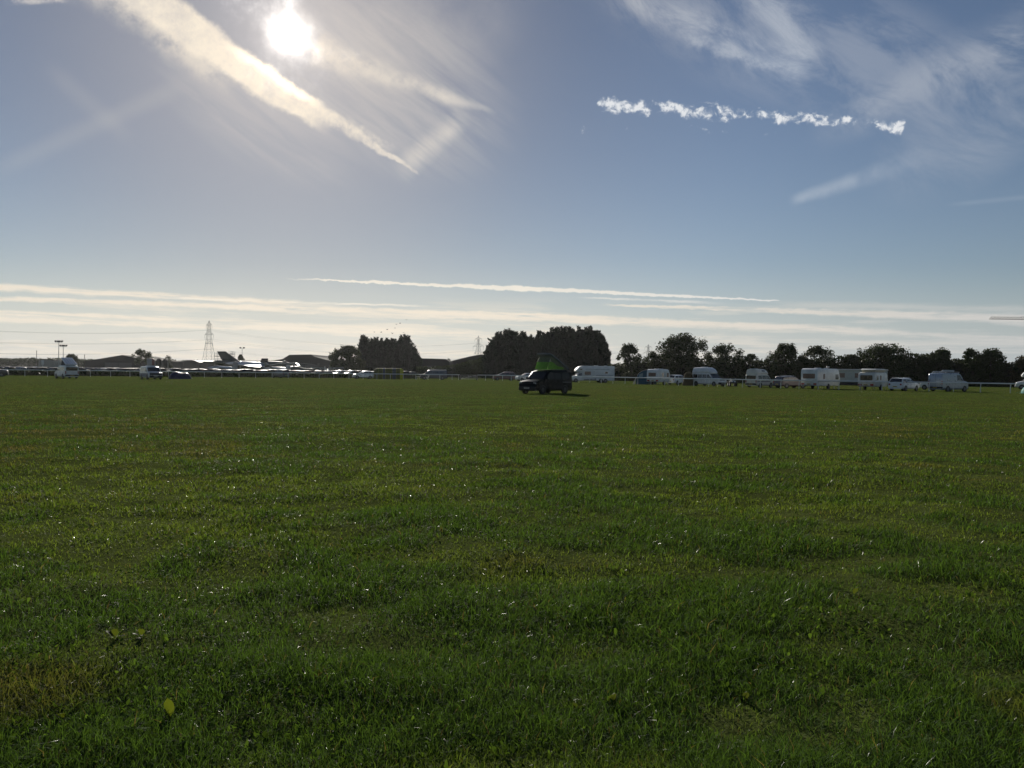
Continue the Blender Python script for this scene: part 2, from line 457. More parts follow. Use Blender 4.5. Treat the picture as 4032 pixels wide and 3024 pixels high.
# clover and other small broad leaves between the blades
x, y, d = scatter(17000, 2.0, 2.6, 26.0, .68)
cl = fbm(x/1.3, y/.9, 61, 3); near_patch = np.exp(-(((x+1.7)/1.5)**2+((y-3.9)/.55)**2))+.8*np.exp(-(((x-.1)/1.0)**2+((y-5.3)/.5)**2))
keep = rng.random(len(x)) < np.clip((cl-.47)*4+near_patch*1.6, .06, 1)*np.clip((26-d)/14, 0, 1)
x, y, d = x[keep], y[keep], d[keep]; n = len(x)
z = relief(x, y)+.015+.035*rng.random(n)
rr = (.0055+.006*rng.random(n))*(d/3.5)**.35
yaw = rng.random(n)*2*np.pi; tilt = rng.normal(0, .75, (n, 2))
Vc = []
for k in range(6):
    a_ = yaw+k*np.pi/3; rk = rr*(1.0 if k % 2 else .78)
    px_, py_ = np.cos(a_)*rk, np.sin(a_)*rk
    Vc.append(np.stack([x+px_, y+py_, z+px_*tilt[:, 0]+py_*tilt[:, 1]], 1))
Vc = np.stack(Vc, 1).reshape(-1, 3)
tint = np.concatenate([np.array([.060, .104, .022])*(.4+1.0*rng.random((n, 1))), (rng.random((n, 1)) < .006)*1.0], 1)
clo = np_mesh('clover', Vc, np.arange(n*6), np.arange(n)*6, leafmat('clover_leaf', .85, .5, 0.0), np.repeat(tint, 6, axis=0))
tag(clo, kind='stuff')

# ------------------------------------------------------------------ haze: thin sunlit morning air over the whole field
HAZE = 0.000042
hz = link_mesh('haze', [(sx*2200, yy, zz) for zz in (-1.6, 75) for yy in (-300, 1750) for sx in (-1, 1)],
               [(0, 2, 3, 1), (4, 5, 7, 6), (0, 1, 5, 4), (2, 6, 7, 3), (0, 4, 6, 2), (1, 3, 7, 5)], None)
m = bpy.data.materials.new('hazy_air'); m.use_nodes = True; t = m.node_tree; t.nodes.clear(); q = Graph(t)
pv = q.node('ShaderNodeVolumePrincipled'); pv.inputs['Color'].default_value = (.93, .95, .98, 1)
pv.inputs['Density'].default_value = HAZE; pv.inputs['Anisotropy'].default_value = .6
o = q.node('ShaderNodeOutputMaterial'); t.links.new(pv.outputs[0], o.inputs['Volume'])
hz.data.materials.append(m); tag(hz, kind='stuff')
# ------------------------------------------------------------------ mesh builder
class MB:
    def __init__(s): s.v, s.f = [], []
    def poly(s, pts):
        b = len(s.v); s.v += [tuple(p) for p in pts]; s.f.append(tuple(range(b, b+len(pts)))); return s
    def box(s, c, d, rz=0.0, bev=0.0):
        """box with chamfered upright and level edges; c centre, d full sizes"""
        hx, hy, hz = d[0]/2, d[1]/2, d[2]/2
        b = len(s.v); cs, sn = math.cos(rz), math.sin(rz)
        if bev <= 0:
            pts = [(sx*hx, sy*hy, sz*hz) for sz in (-1, 1) for sx, sy in ((-1, -1), (1, -1), (1, 1), (-1, 1))]
            fs = [(3, 2, 1, 0), (4, 5, 6, 7), (0, 1, 5, 4), (1, 2, 6, 5), (2, 3, 7, 6), (3, 0, 4, 7)]
        else:
            ring = lambda k, z: [(sx*(hx-a*bev-k), sy*(hy-c_*bev-k), z) for sx, sy, a, c_ in ((-1, -1, 1, 0), (1, -1, 1, 0), (1, -1, 0, 1), (1, 1, 0, 1), (1, 1, 1, 0), (-1, 1, 1, 0), (-1, 1, 0, 1), (-1, -1, 0, 1))]
            pts = ring(bev*.7, -hz)+ring(0, -hz+bev)+ring(0, hz-bev)+ring(bev*.7, hz)
            fs = [tuple(range(7, -1, -1)), tuple(range(24, 32))]
            for k in range(3):
                for i in range(8):
                    j = (i+1) % 8; fs.append((k*8+i, k*8+j, k*8+8+j, k*8+8+i))
        s.v += [(c[0]+x*cs-y*sn, c[1]+x*sn+y*cs, c[2]+z) for x, y, z in pts]
        s.f += [tuple(b+i for i in f) for f in fs]; return s
    def tube(s, a, b, r0, r1=None, n=8):
        a, b = Vector(a), Vector(b); r1 = r0 if r1 is None else r1
        d = (b-a).normalized(); u = d.orthogonal().normalized(); w_ = d.cross(u)
        k = len(s.v)
        for p, r in ((a, r0), (b, r1)):
            for i in range(n):
                t = 2*math.pi*i/n; s.v.append(tuple(p+u*(r*math.cos(t))+w_*(r*math.sin(t))))
        for i in range(n):
            j = (i+1) % n; s.f.append((k+i, k+j, k+n+j, k+n+i))
        s.f.append(tuple(k+i for i in reversed(range(n)))); s.f.append(tuple(k+n+i for i in range(n))); return s
    def path(s, pts, r, n=6):
        for a, b in zip(pts, pts[1:]): s.tube(a, b, r, r, n)
        return s
    def lathe(s, prof, c=(0, 0, 0), axis='z', n=16):
        """prof: (radius, height) pairs"""
        k = len(s.v)
        for r, h in prof:
            for i in range(n):
                t = 2*math.pi*i/n; a, b = r*math.cos(t), r*math.sin(t)
                p = (a, b, h) if axis == 'z' else (a, h, b) if axis == 'y' else (h, a, b)
                s.v.append((c[0]+p[0], c[1]+p[1], c[2]+p[2]))
        m_ = len(prof)
        for q_ in range(m_-1):
            for i in range(n):
                j = (i+1) % n; s.f.append((k+q_*n+i, k+q_*n+j, k+(q_+1)*n+j, k+(q_+1)*n+i))
        s.f.append(tuple(k+i for i in reversed(range(n)))); s.f.append(tuple(k+(m_-1)*n+i for i in range(n))); return s
    def slab(s, pts, off):
        """a thin solid plate: polygon pts and the same polygon moved by off"""
        n = len(pts); b = len(s.v); off = Vector(off)
        s.v += [tuple(Vector(p)) for p in pts]+[tuple(Vector(p)+off) for p in pts]
        s.f.append(tuple(b+i for i in range(n))); s.f.append(tuple(b+n+i for i in reversed(range(n))))
        for i in range(n):
            j = (i+1) % n; s.f.append((b+j, b+i, b+n+i, b+n+j))
        return s
    def prism(s, outline, hw, bev=.06, y0=0.0):
        """side outline (x, z), anticlockwise, given width 2*hw, with rounded-off long edges"""
        n = len(outline); P_ = [Vector((a, b)) for a, b in outline]; ins = []
        for i in range(n):
            e0 = (P_[i]-P_[i-1]).normalized(); e1 = (P_[(i+1) % n]-P_[i]).normalized()
            n0, n1 = Vector((-e0.y, e0.x)), Vector((-e1.y, e1.x)); mm = (n0+n1)
            mm = mm/max(.5, mm.length_squared/2) if mm.length > 1e-6 else n0
            ins.append(P_[i]+mm*bev)
        rows = [(ins, -hw), ([p*.3+q_*.7 for p, q_ in zip(ins, P_)], -hw+bev*.3), (P_, -hw+bev), (P_, hw-bev), ([p*.3+q_*.7 for p, q_ in zip(ins, P_)], hw-bev*.3), (ins, hw)]
        b = len(s.v)
        for r, y in rows: s.v += [(p.x, y0+y, p.y) for p in r]
        for k in range(len(rows)-1):
            for i in range(n):
                j = (i+1) % n; s.f.append((b+k*n+i, b+k*n+j, b+(k+1)*n+j, b+(k+1)*n+i))
        s.f.append(tuple(b+i for i in range(n))); s.f.append(tuple(b+5*n+i for i in reversed(range(n)))); return s
    def build(s, name, m, parent=None, smooth=35):
        o = link_mesh(name, s.v, s.f, m, parent)
        me = o.data
        b_ = bmesh.new(); b_.from_mesh(me); bmesh.ops.recalc_face_normals(b_, faces=b_.faces); b_.to_mesh(me); b_.free()
        if smooth:
            me.polygons.foreach_set('use_smooth', [True]*len(me.polygons)); me.set_sharp_from_angle(angle=R(smooth))
        return o

# ------------------------------------------------------------------ materials
def paint(name, c, rough=.32, metal=0.0): return mat(name, c, rough, metal, .5, .06, 2.0, coat=.5)
BLACKP = mat('black_paint', (.004, .004, .005), .30, 0, .12, .06, 2.0)
GLASSD = mat('tinted_glass', (.006, .007, .009), .10, spec=.22, var=.3, scale=3)
WHITEP = mat('white_paint', (.64, .65, .65), .36, 0, .5, .14, 1.3, coat=.3); CREAMP = mat('cream_panel', (.60, .59, .53), .42, 0, .5, .14, 1.3, coat=.2)
SILVERP = paint('silver_paint', (.42, .44, .46), .3, .5); BLUEP = paint('blue_paint', (.04, .07, .17)); NAVYP = paint('navy_paint', (.014, .022, .045))
DARKP = paint('charcoal_paint', (.03, .033, .038)); MAROONP = paint('maroon_paint', (.10, .022, .022)); GREYP = paint('grey_paint', (.20, .21, .22))
BLUEGP = paint('blue_silver_paint', (.30, .34, .40), .3, .3); REDP = paint('red_paint', (.30, .02, .02)); GREENP = paint('green_paint', (.02, .09, .05))
GRP = mat('fibreglass', (.62, .63, .60), .45, var=.08, scale=3)
ALU = mat('painted_aluminium', (.64, .65, .65), .42, var=.12, scale=1.3)
GLASS = mat('dark_glass', (.012, .015, .018), .07, spec=.6, var=.3, scale=3, coat=.3)
GLASSP = mat('pale_glass', (.10, .12, .13), .10, spec=.6, var=.3, scale=4)
CURTAIN = mat('curtained_glass', (.16, .10, .09), .16, spec=.5, var=.3, scale=9)
RUBBER = mat('rubber', (.014, .014, .014), .85, spec=.2); TRIM = mat('black_plastic', (.022, .022, .024), .6, spec=.3)
ALLOY = mat('alloy', (.16, .165, .17), .45, .6); STEEL = mat('galvanised_steel', (.38, .40, .41), .5, .6, var=.2, scale=3)
LAMPC = mat('clear_lamp', (.55, .57, .58), .12, spec=.7, var=.2, scale=20); LAMPR = mat('red_lamp', (.26, .012, .012), .18, spec=.6)
LAMPO = mat('amber_lamp', (.50, .16, .01), .18, spec=.6); PLATE_Y = mat('yellow_plate', (.62, .46, .05), .5); PLATE_W = mat('white_plate', (.65, .66, .62), .5)
INK = mat('plate_lettering', (.012, .012, .012), .6)
STRIPE = mat('dark_stripe', (.06, .07, .10), .4)

def place(px, depth, rel):
    """ground point at px / depth; heading `rel` degrees clockwise from straight away along the line of sight"""
    p = at(px, depth); az = math.atan2(p.x, p.y)+R(rel)
    return p, math.pi/2-az

def wheel(root, x, y, r, w_=.2, rim=ALLOY, name='wheel'):
    s_ = 1 if y > 0 else -1
    prof = [(r*.62, -w_/2), (r*.93, -w_/2), (r, -w_*.32), (r, w_*.32), (r*.93, w_/2), (r*.62, w_/2)]
    o = MB().lathe(prof, (x, y, r), 'y', 20).build(name, RUBBER, root)
    q_ = MB().lathe([(r*.15, w_/2+.012), (r*.5, w_/2+.004), (r*.615, w_/2+.006), (r*.615, w_/2-.05), (r*.1, w_/2-.05)] if s_ > 0 else
                    [(r*.15, -w_/2-.012), (r*.5, -w_/2-.004), (r*.615, -w_/2-.006), (r*.615, -w_/2+.05), (r*.1, -w_/2+.05)], (x, y, r), 'y', 14)
    for k in range(5):
        a = 2*math.pi*k/5; q_.box((x+math.cos(a)*r*.34, y+s_*(w_/2+.014), r+math.sin(a)*r*.34), (r*.16, .012, r*.16))
    q_.build('rim', rim, o)
    return o

class Body:
    """a vehicle shell lofted through stations (x, roof or bonnet height, width factor[, underside])"""
    def __init__(s, st, hw, zb, belt, tumble=.12, crown=.035):
        s.st = [(*t, 1.0) if len(t) == 2 else t for t in st]; s.hw, s.zb, s.belt, s.tumble, s.crown = hw, zb, belt, tumble, crown
    def yat(s, z, wf=1.0): return (s.hw-max(0, z-s.belt)*s.tumble)*wf
    def ring(s, t):
        x, zt, wf = t[:3]; zb = t[3] if len(t) > 3 else s.zb
        r = min(.10, (zt-zb)*.2)
        zmid = min(s.belt, zt-r-.02)
        half = [(0, zb), (s.hw*.86*wf, zb), (s.hw*wf, zb+min(.16, (zt-zb)*.3)), (s.hw*wf, max(zmid, zb+min(.16, (zt-zb)*.3)+.005)),
                (s.yat(zt-r, wf), zt-r), (s.yat(zt, wf)-r*.35, zt-r*.35), (s.yat(zt, wf)-r*1.2, zt), (0, zt+s.crown)]
        return [(x, y, z) for y, z in half]+[(x, -y, z) for y, z in half[-2:0:-1]]
    def build(s, name, m, root):
        b = MB(); rings = [s.ring(t) for t in s.st]; n = len(rings[0])
        for r in rings: b.v += r
        for k in range(len(rings)-1):
            for i in range(n):
                j = (i+1) % n; b.f.append((k*n+i, k*n+j, (k+1)*n+j, (k+1)*n+i))
        b.f.append(tuple(range(n))); b.f.append(tuple((len(rings)-1)*n+i for i in range(n)))
        return b.build(name, m, root, 28)
    def side(s, name, poly, m, root, sg, proud=.006, deep=.03, wf=1.0):
        pts = [(x, sg*(s.yat(z, wf)+proud), z) for x, z in poly]
        return MB().slab(pts, (0, -sg*deep, 0)).build(name, m, root, 0)
    def slope(s, name, a, b, m, root, inset=.09, proud=.012, ina=None):
        """glass lying on the top skin between stations a = (x, z) and b = (x, z)"""
        (xa, za), (xb, zb) = a, b; t = Vector((xb-xa, 0, zb-za)).normalized(); nrm = Vector((-t.z, 0, t.x))
        if nrm.z < 0: nrm = -nrm
        ya, yb = s.yat(za)-(ina if ina is not None else inset), s.yat(zb)-inset
        rows = []
        for f in (0, .5, 1):
            x, z, y = xa+(xb-xa)*f, za+(zb-za)*f, ya+(yb-ya)*f
            rows.append([Vector((x, -y, z-.004))+nrm*proud, Vector((x, -y*.5, z+s.crown*.55))+nrm*proud, Vector((x, 0, z+s.crown))+nrm*proud,
                         Vector((x, y*.5, z+s.crown*.55))+nrm*proud, Vector((x, y, z-.004))+nrm*proud])
        q_ = MB(); dn = nrm*-.03
        for r in rows: q_.v += [tuple(p) for p in r]
        for r in rows: q_.v += [tuple(p+dn) for p in r]
        for k in range(2):
            for i in range(4):
                q_.f.append((k*5+i, k*5+i+1, k*5+6+i, k*5+5+i)); q_.f.append((15+k*5+i, 15+k*5+5+i, 15+k*5+6+i, 15+k*5+i+1))
        edge = [0, 1, 2, 3, 4, 9, 14, 13, 12, 11, 10, 5]
        for i in range(12):
            a_, b_ = edge[i], edge[(i+1) % 12]; q_.f.append((a_, b_, b_+15, a_+15))
        return q_.build(name, m, root, 30)
def endpanel(name, x, poly, m, root, out, thick=.03):
    """a plate on the front (out = 1) or the rear (out = -1) face; poly of (y, z)"""
    return MB().slab([(x+out*.008, y, z) for y, z in poly], (-out*thick, 0, 0)).build(name, m, root, 0)
def rect(y0, z0, y1, z1, c=.04):
    return [(y0+c, z0), (y1-c, z0), (y1, z0+c), (y1, z1-c), (y1-c, z1), (y0+c, z1), (y0, z1-c), (y0, z0+c)]
def plate(x, z, m, root, out, y=0.0, w_=.52):
    o = endpanel('number_plate', x, rect(y-w_/2, z, y+w_/2, z+.115, .01), m, root, out, .02)
    q_ = MB()
    for k in range(7):
        yy = y-w_/2+.06+k*(w_-.12)/6
        q_.box((x+out*.011, yy, z+.058), (.006, .042, .075)); q_.box((x+out*.0115, yy+.028, z+.075), (.006, .03, .018))
    q_.build('lettering', INK, o, 0)
def mirrors(root, x, y, z, m=TRIM, d=(.10, .20, .16)):
    for sg in (1, -1):
        MB().box((x, sg*(y+.12), z), d, 0, .02).tube((x, sg*(y-.02), z-.05), (x, sg*(y+.08), z-.03), .02).build('mirror', m, root)
def wheels4(root, xf, xr, y, r, rim=ALLOY, w_=.2):
    for x in (xf, xr):
        for sg in (1, -1):
            wheel(root, x, sg*(y-w_/2+.012), r, w_, rim)
            MB().lathe([(r*1.12, -.012), (r*1.17, .0), (r*1.12, .010)], (x, sg*(y+.001), r*1.03), 'y', 22).build('wheel_arch', TRIM, root)
def lamps(root, xf, xr, y, zf, zr, wf=.30, hf=.16, wr=.14, hr=.34):
    for sg in (1, -1):
        a, b = sg*(y-wf), sg*y
        endpanel('headlight', xf, rect(min(a, b), zf, max(a, b), zf+hf), LAMPC, root, 1, .06)
        a, b = sg*(y-wr), sg*y
        endpanel('tail_light', xr, rect(min(a, b), zr, max(a, b), zr+hr, .02), LAMPR, root, -1, .06)
def bumper(root, x, y, z, h, m=TRIM, d=.14):
    MB().box((x, 0, z), (d, 2*y, h), 0, .045).build('bumper', m, root)
def handles(bd, root, xs, z, m=TRIM):
    for x in xs:
        for sg in (1, -1): MB().box((x, sg*(bd.yat(z)+.014), z), (.16, .028, .035), 0, .008).build('door_handle', m, root)
def seams(bd, root, xs, z0, z1, m=TRIM):
    """dark door gaps down both sides"""
    for x in xs:
        for sg in (1, -1): bd.side('door_seam', [(x-.008, z0), (x+.008, z0), (x+.008, z1), (x-.008, z1)], m, root, sg, .003, .01)

def car(name, label, px, depth, rel, m, L=4.4, H=1.5, hw=.88, style='estate', glass=GLASS, group=None, cat='car', rim=ALLOY):
    p, rz = place(px, depth, rel); root = empty(name, p, rz, label, cat, group)
    h = L/2; belt = H*.60; bon = H*.64
    if style == 'estate':  tail = [(-h*.46, H*.985), (-h*.80, H*.955), (-h*.955, belt+.10), (-h*.985, belt-.08, .97), (-h, .55, .93)]; rg = ((-h*.952, belt+.13), (-h*.81, H*.935))
    elif style == 'mpv':   tail = [(-h*.5, H), (-h*.86, H*.97), (-h*.965, belt+.12), (-h*.99, belt-.06, .97), (-h, .6, .93)]; rg = ((-h*.958, belt+.16), (-h*.87, H*.95))
    elif style == 'hatch': tail = [(-h*.42, H*.97), (-h*.68, H*.90), (-h*.92, belt+.08), (-h*.97, belt-.06, .96), (-h, .55, .92)]; rg = ((-h*.90, belt+.12), (-h*.70, H*.885))
    else:                  tail = [(-h*.30, H*.985), (-h*.48, H*.93), (-h*.76, belt+.06), (-h*.94, belt+.02, .97), (-h*.985, belt-.12, .95), (-h, .5, .92)]; rg = ((-h*.74, belt+.09), (-h*.50, H*.915))
    f_ = 1.0 if style != 'mpv' else 1.12
    cowl, top = (h*.44*f_, bon+.04), (h*.10*f_, H*.955)
    st = [(h, .56, .80, .26), (h*.985, bon-.22, .90), (h*.93, bon-.08, .97), (h*.72, bon-.01), (cowl[0], cowl[1]), (top[0], top[1]), (h*-.06, H)]+tail
    bd = Body(st, hw, .24, belt, .22)
    bd.build('body', m, root)
    bd.slope('windscreen', (cowl[0]-.02, cowl[1]+.03), (top[0]+.02, top[1]-.01), glass, root, .10)
    bd.slope('rear_window', rg[0], rg[1], glass, root, .12)
    zt = H-.16; zw = belt+.05
    fx = cowl[0]-(zt-cowl[1])*(cowl[0]-top[0])/(top[1]-cowl[1])-.12
    rx = rg[0][0]+.14 if style in ('estate', 'mpv') else rg[0][0]+.22; rxt = rg[1][0]+.02
    xm, xr = h*-.04, -h*.46
    for sg in (1, -1):
        bd.side('side_window', [(xm+.03, zw), (cowl[0]-.16, zw), (fx, zt), (xm+.03, zt)], glass, root, sg)
        bd.side('side_window', [(xr+.03, zw), (xm-.03, zw), (xm-.03, zt), (xr+.03, zt)], glass, root, sg)
        if xr-rx > .35: bd.side('side_window', [(rx, zw), (xr-.03, zw), (xr-.03, zt), (rxt, zt)], glass, root, sg)
    seams(bd, root, (cowl[0]-.10, xm, xr), .34, belt); handles(bd, root, (xm+.22, xr+.22), belt-.14)
    wheels4(root, h*.62, -h*.60, hw, .32, rim)
    lamps(root, h*.955, -h*.992, hw*.88, bon-.26, belt-.26, .34, .15, .2, .2)
    bumper(root, h-.05, hw*.86, .42, .20, m); bumper(root, -h+.04, hw*.90, .44, .22, m)
    endpanel('grille', h*.985, rect(-.36, bon-.30, .36, bon-.16), TRIM, root, 1, .05)
    plate(h+.022, .40, PLATE_W, root, 1); plate(-h-.032, .48, PLATE_Y, root, -1)
    mirrors(root, cowl[0]-.28, hw-.02, belt+.12, m, (.10, .18, .13))
    for sg in (1, -1):
        if style in ('estate', 'mpv'): MB().path([(top[0]-.2, sg*(bd.yat(H)-.10), H+.012), (top[0]-.3, sg*(bd.yat(H)-.10), H+.06), (-h*.7, sg*(bd.yat(H)-.10), H+.05), (-h*.75, sg*(bd.yat(H)-.10), H+.0)], .016).build('roof_rail', ALU, root)
    return root, bd

def van(name, label, px, depth, rel, m, L=4.8, H=1.95, hw=.92, nose=1.0, style='panel', low=None, cat='van', rim=ALLOY, glass=GLASS, hightop=None, htm=GRP, windows=3, rearglass=True, lampz=.72, group=None):
    """van with a short bonnet of length `nose`; windows per side; an optional raised fibreglass roof of extra height"""
    p, rz = place(px, depth, rel); root = empty(name, p, rz, label, cat, group)
    h = L/2; belt = H*.57; ck = h-nose; bz = belt-.02
    st = [(h, .62, .84, .26), (h*.988, bz-.28, .92), (h-.10, bz-.12, .97), (h-.30, bz-.05), (ck, bz+.06), (ck-.62, H*.925), (ck-.95, H*.99), (ck-1.4, H), (-h+.45, H), (-h+.10, H*.965), (-h+.02, H*.90, .98), (-h, belt, .985)]
    bd = Body(st, hw, .25, belt, .10)
    body = bd.build('body', m, root)
    bd.slope('windscreen', (ck-.02, bz+.10), (ck-.60, H*.915), glass, root, .10)
    zw, zt = belt+.07, H-.24
    x0, x1 = ck-.30, -h+.16; nW = windows; seg = (x0-.15-x1)/nW
    for sg in (1, -1):
        for k in range(nW):
            a, b = x0-k*seg, x0-(k+1)*seg+.09
            if k == 0: pl = [(b, zw), (a-.02, zw), (a-.34*(zt-zw)/.62-.12, zt), (b, zt)]
            else: pl = [(b, zw), (a, zw), (a, zt), (b, zt)]
            if style == 'panel' and k > 0: continue
            bd.side('side_window', pl, glass, root, sg)
        if low: bd.side('lower_panel', [(-h+.03, .42), (h-.42, .42), (h-.42, belt-.20), (-h+.03, belt-.20)], low, root, sg, .004, .02)
    if rearglass:
        yy = bd.yat(zt)-.13; endpanel('rear_window', -h-.0, rect(-yy, zw, yy, zt-.02, .06), glass, root, -1)
    seams(bd, root, (x0-.02, x0-seg+.05, x0-seg*2), .40, H-.18 if style == 'panel' else belt)
    handles(bd, root, (x0-seg+.24, x0-seg*2+.22), belt-.16)
    endpanel('rear_door_seam', -h, [(-.008, .45), (.008, .45), (.008, H-.25), (-.008, H-.25)] if style == 'panel' else [(-hw*.8, .62), (hw*.8, .62), (hw*.8, .635), (-hw*.8, .635)], TRIM, root, -1, .01)
    wheels4(root, h-.86, -h+.98, hw, .33, rim)
    lamps(root, h*.975, -h, hw*.93, lampz, belt-.42, .30, .19, .13, .42)
    bumper(root, h-.02, hw*.92, .43, .32); bumper(root, -h-.02, hw*.95, .47, .20)
    endpanel('grille', h*.985, rect(-.50, lampz+.02, .50, lampz+.17), TRIM, root, 1, .06)
    plate(h+.055, .42, PLATE_W, root, 1); plate(-h-.095, .42, PLATE_Y, root, -1)
    mirrors(root, ck-.22, hw-.02, belt+.16)
    for sg in (1, -1): MB().tube((ck+.02, sg*.35, bz+.115), (ck-.10, sg*-.22, bz+.20), .012).build('wiper', TRIM, root)
    if hightop:
        k = hightop; f0, f1 = ck-.55, -h+.06
        ht = Body([(f0, H+.02, .80, H-.06), (f0-.12, H+k*.28, .90, H-.06), (f0-.45, H+k*.72, .97, H-.06), (f0-.95, H+k*.97, 1.0, H-.06), (f0-1.6, H+k, 1.0, H-.06), (f1+.5, H+k*.98, 1, H-.06), (f1+.16, H+k*.92, .98, H-.06), (f1+.02, H+k*.4, .95, H-.06), (f1, H+.05, .93, H-.06)], hw-.05, H-.06, H+.05, .22)
        ht.build('high_roof', htm, root)
        return root, bd, ht
    return root, bd, None
# ------------------------------------------------------------------ the campervans, caravans and cars
# black campervan with the raised roof, nearest of all
root, bd, _ = van('campervan', 'black campervan with raised roof and green canvas, alone on the grass', 2149, 65.0, -142, BLACKP, 4.75, 1.93, .92, 1.02, 'window', cat='campervan', windows=3, glass=GLASSD, rim=mat('dark_alloy', (.05, .05, .054), .5, .4))
PANEL = mat('roof_panel', (.16, .17, .18), .35, var=.1); CANVAS = mat('olive_canvas', (.21, .215, .19), .8, spec=.1, var=.2, scale=5, transl=.55)
CANVG = mat('green_canvas', (.25, .47, .12), .8, spec=.1, var=.12, scale=5, transl=.65)
ra, rb = Vector((-2.18, 0, 1.98)), Vector((.36, 0, 3.19)); t_ = (rb-ra).normalized(); nn = Vector((-t_.z, 0, t_.x)); 
pan = MB(); pts = []
for f, wy, lift in ((0, .62, 0), (.03, .74, .03), (.5, .80, .05), (.94, .80, .03), (1.0, .66, 0)):
    c = ra+(rb-ra)*f
    pts.append([c+Vector((0, y, 0))+nn*(zz+lift*(1-abs(y)/.85)) for y, zz in ((-wy, .0), (-wy*.96, .07), (-wy*.5, .10), (0, .11), (wy*.5, .10), (wy*.96, .07), (wy, .0))]+[c+Vector((0, wy*.9, 0))-nn*.02, c+Vector((0, -wy*.9, 0))-nn*.02])
for r in pts: pan.v += [tuple(p) for p in r]
for k in range(4):
    for i in range(9):
        j = (i+1) % 9; pan.f.append((k*9+i, k*9+j, k*9+9+j, k*9+9+i))
pan.f.append(tuple(range(9))); pan.f.append(tuple(36+i for i in range(9)))
pan.build('pop_up_roof', PANEL, root)
def under(x): return 1.98+(x+2.18)*(3.19-1.98)/(2.54)-.03
FLAP = mat('pale_canvas', (.60, .58, .50), .8, spec=.1, transl=.6)
def side_y(z): return .64-.04*(z-1.95)
up_ = [(.62, 1.95), (-2.02, 1.95), (-2.05, under(-2.05)), (.0, under(.0)), (.36, 2.56)]
low = [(-1.60, 1.97), (.605, 1.97), (.47, 2.30), (.37, 2.55), (.02, 2.56), (-.28, 2.48), (-.56, 2.30), (-.95, 2.20), (-1.45, 2.17)]
upper = [(-2.02, 1.96), (-1.60, 1.965), (-1.45, 2.17), (-.95, 2.20), (-.56, 2.30), (-.28, 2.48), (.02, 2.56), (.37, 2.55), (.26, 2.75), (.0, under(.0)), (-.95, under(-.95)), (-2.05, under(-2.05))]
cvo = None
for sg in (1, -1):      # thin cloth: olive above, bright green lower half, a pale corner flap
    o_ = MB().poly([(x, sg*side_y(z), z) for x, z in upper]).build('canvas', CANVAS, root, 0)
    cvo = cvo or o_
    MB().poly([(x, sg*side_y(z), z) for x, z in low]).build('canvas_panel', CANVG, o_, 0)
    MB().poly([(x, sg*(side_y(z)+.008), z) for x, z in ((.365, 2.58), (.10, 2.58), (.20, 2.86))]).build('canvas_flap', FLAP, o_, 0)
MB().poly([(.61, -.62, 1.97), (.61, .62, 1.97), (.38, .60, 2.55), (.38, -.60, 2.55)]).build('canvas_panel', CANVG, cvo, 0)
MB().poly([(.38, -.60, 2.55), (.38, .60, 2.55), (.0, .59, under(.0)), (.0, -.59, under(.0))]).build('canvas', CANVAS, root, 0)
bd.side('doorway_shade', [(-.98, .44), (.18, .44), (.18, 1.78), (-.98, 1.78)], mat('doorway_shade_black', (.004, .004, .005), .8), root, 1, .012, .03)   # black plate painted for the shade inside the open sliding door
bd.side('body_stripe', [(-2.2, .92), (-1.05, .92), (-1.05, .965), (-2.2, .965)], GREYP, root, 1, .006, .01)

# white campervan with tilted roof, far left
root, bd, _ = van('campervan', 'white campervan seen from behind with its white roof tilted up', 262, 120, -17, WHITEP, 4.8, 1.95, .97, .95, 'window', cat='campervan', windows=2)
rz_ = MB(); tp = [(-2.25, 2.0), (.10, 3.02)]
rz_.slab([(tp[0][0], -.82, tp[0][1]), (tp[0][0], .82, tp[0][1]), (tp[1][0], .74, tp[1][1]), (tp[1][0], -.74, tp[1][1])], (-.04, 0, .10)); ro = rz_.build('pop_up_roof', WHITEP, root, 20)
rb_ = MB()
for y in (-.52, -.18, .18, .52): rb_.slab([(-2.26, y-.03, 2.11), (-2.26, y+.03, 2.11), (.0, y+.03, 3.09), (.0, y-.03, 3.09)], (-.008, 0, .02))
rb_.build('roof_rib', GREYP, ro, 0)
cv = MB(); cv.v += [(-2.0, -.66, 1.96), (.30, -.66, 1.96), (.30, .66, 1.96), (-2.0, .66, 1.96), (-2.05, -.66, 2.05), (.0, -.62, 2.95), (.0, .62, 2.95), (-2.05, .66, 2.05)]
cv.f += [(0, 1, 5, 4), (1, 2, 6, 5), (2, 3, 7, 6), (3, 0, 4, 7), (4, 5, 6, 7), (3, 2, 1, 0)]
cv.build('canvas', mat('dark_canvas', (.04, .045, .06), .8, transl=.2), root, 0)

# white-over-blue campervan facing us
root, bd, ht = van('campervan', 'white over blue campervan facing the camera with a bubble roof', 595, 121, 163, WHITEP, 4.5, 1.96, 1.0, .75, 'window', low=BLUEP, cat='campervan', windows=3, lampz=.70)
MB().box((-.2, 0, 2.03), (1.6, 1.1, .12), 0, .05).build('roof_vent', GRP, root)
endpanel('front_panel', 2.25*.995, rect(-.88, .56, .88, 1.02), NAVYP, root, 1, .05); MB().box((2.36, 0, .78), (.05, 1.3, .06)).box((2.36, -.5, .75), (.05, .06, .5)).box((2.36, .5, .75), (.05, .06, .5)).build('bull_bar', TRIM, root)

# dark van cut by the left edge of the view
car('parked_car', 'dark blue people carrier by the rail at the far left edge', -32, 133, 98, NAVYP, 4.7, 1.78, .92, 'mpv')
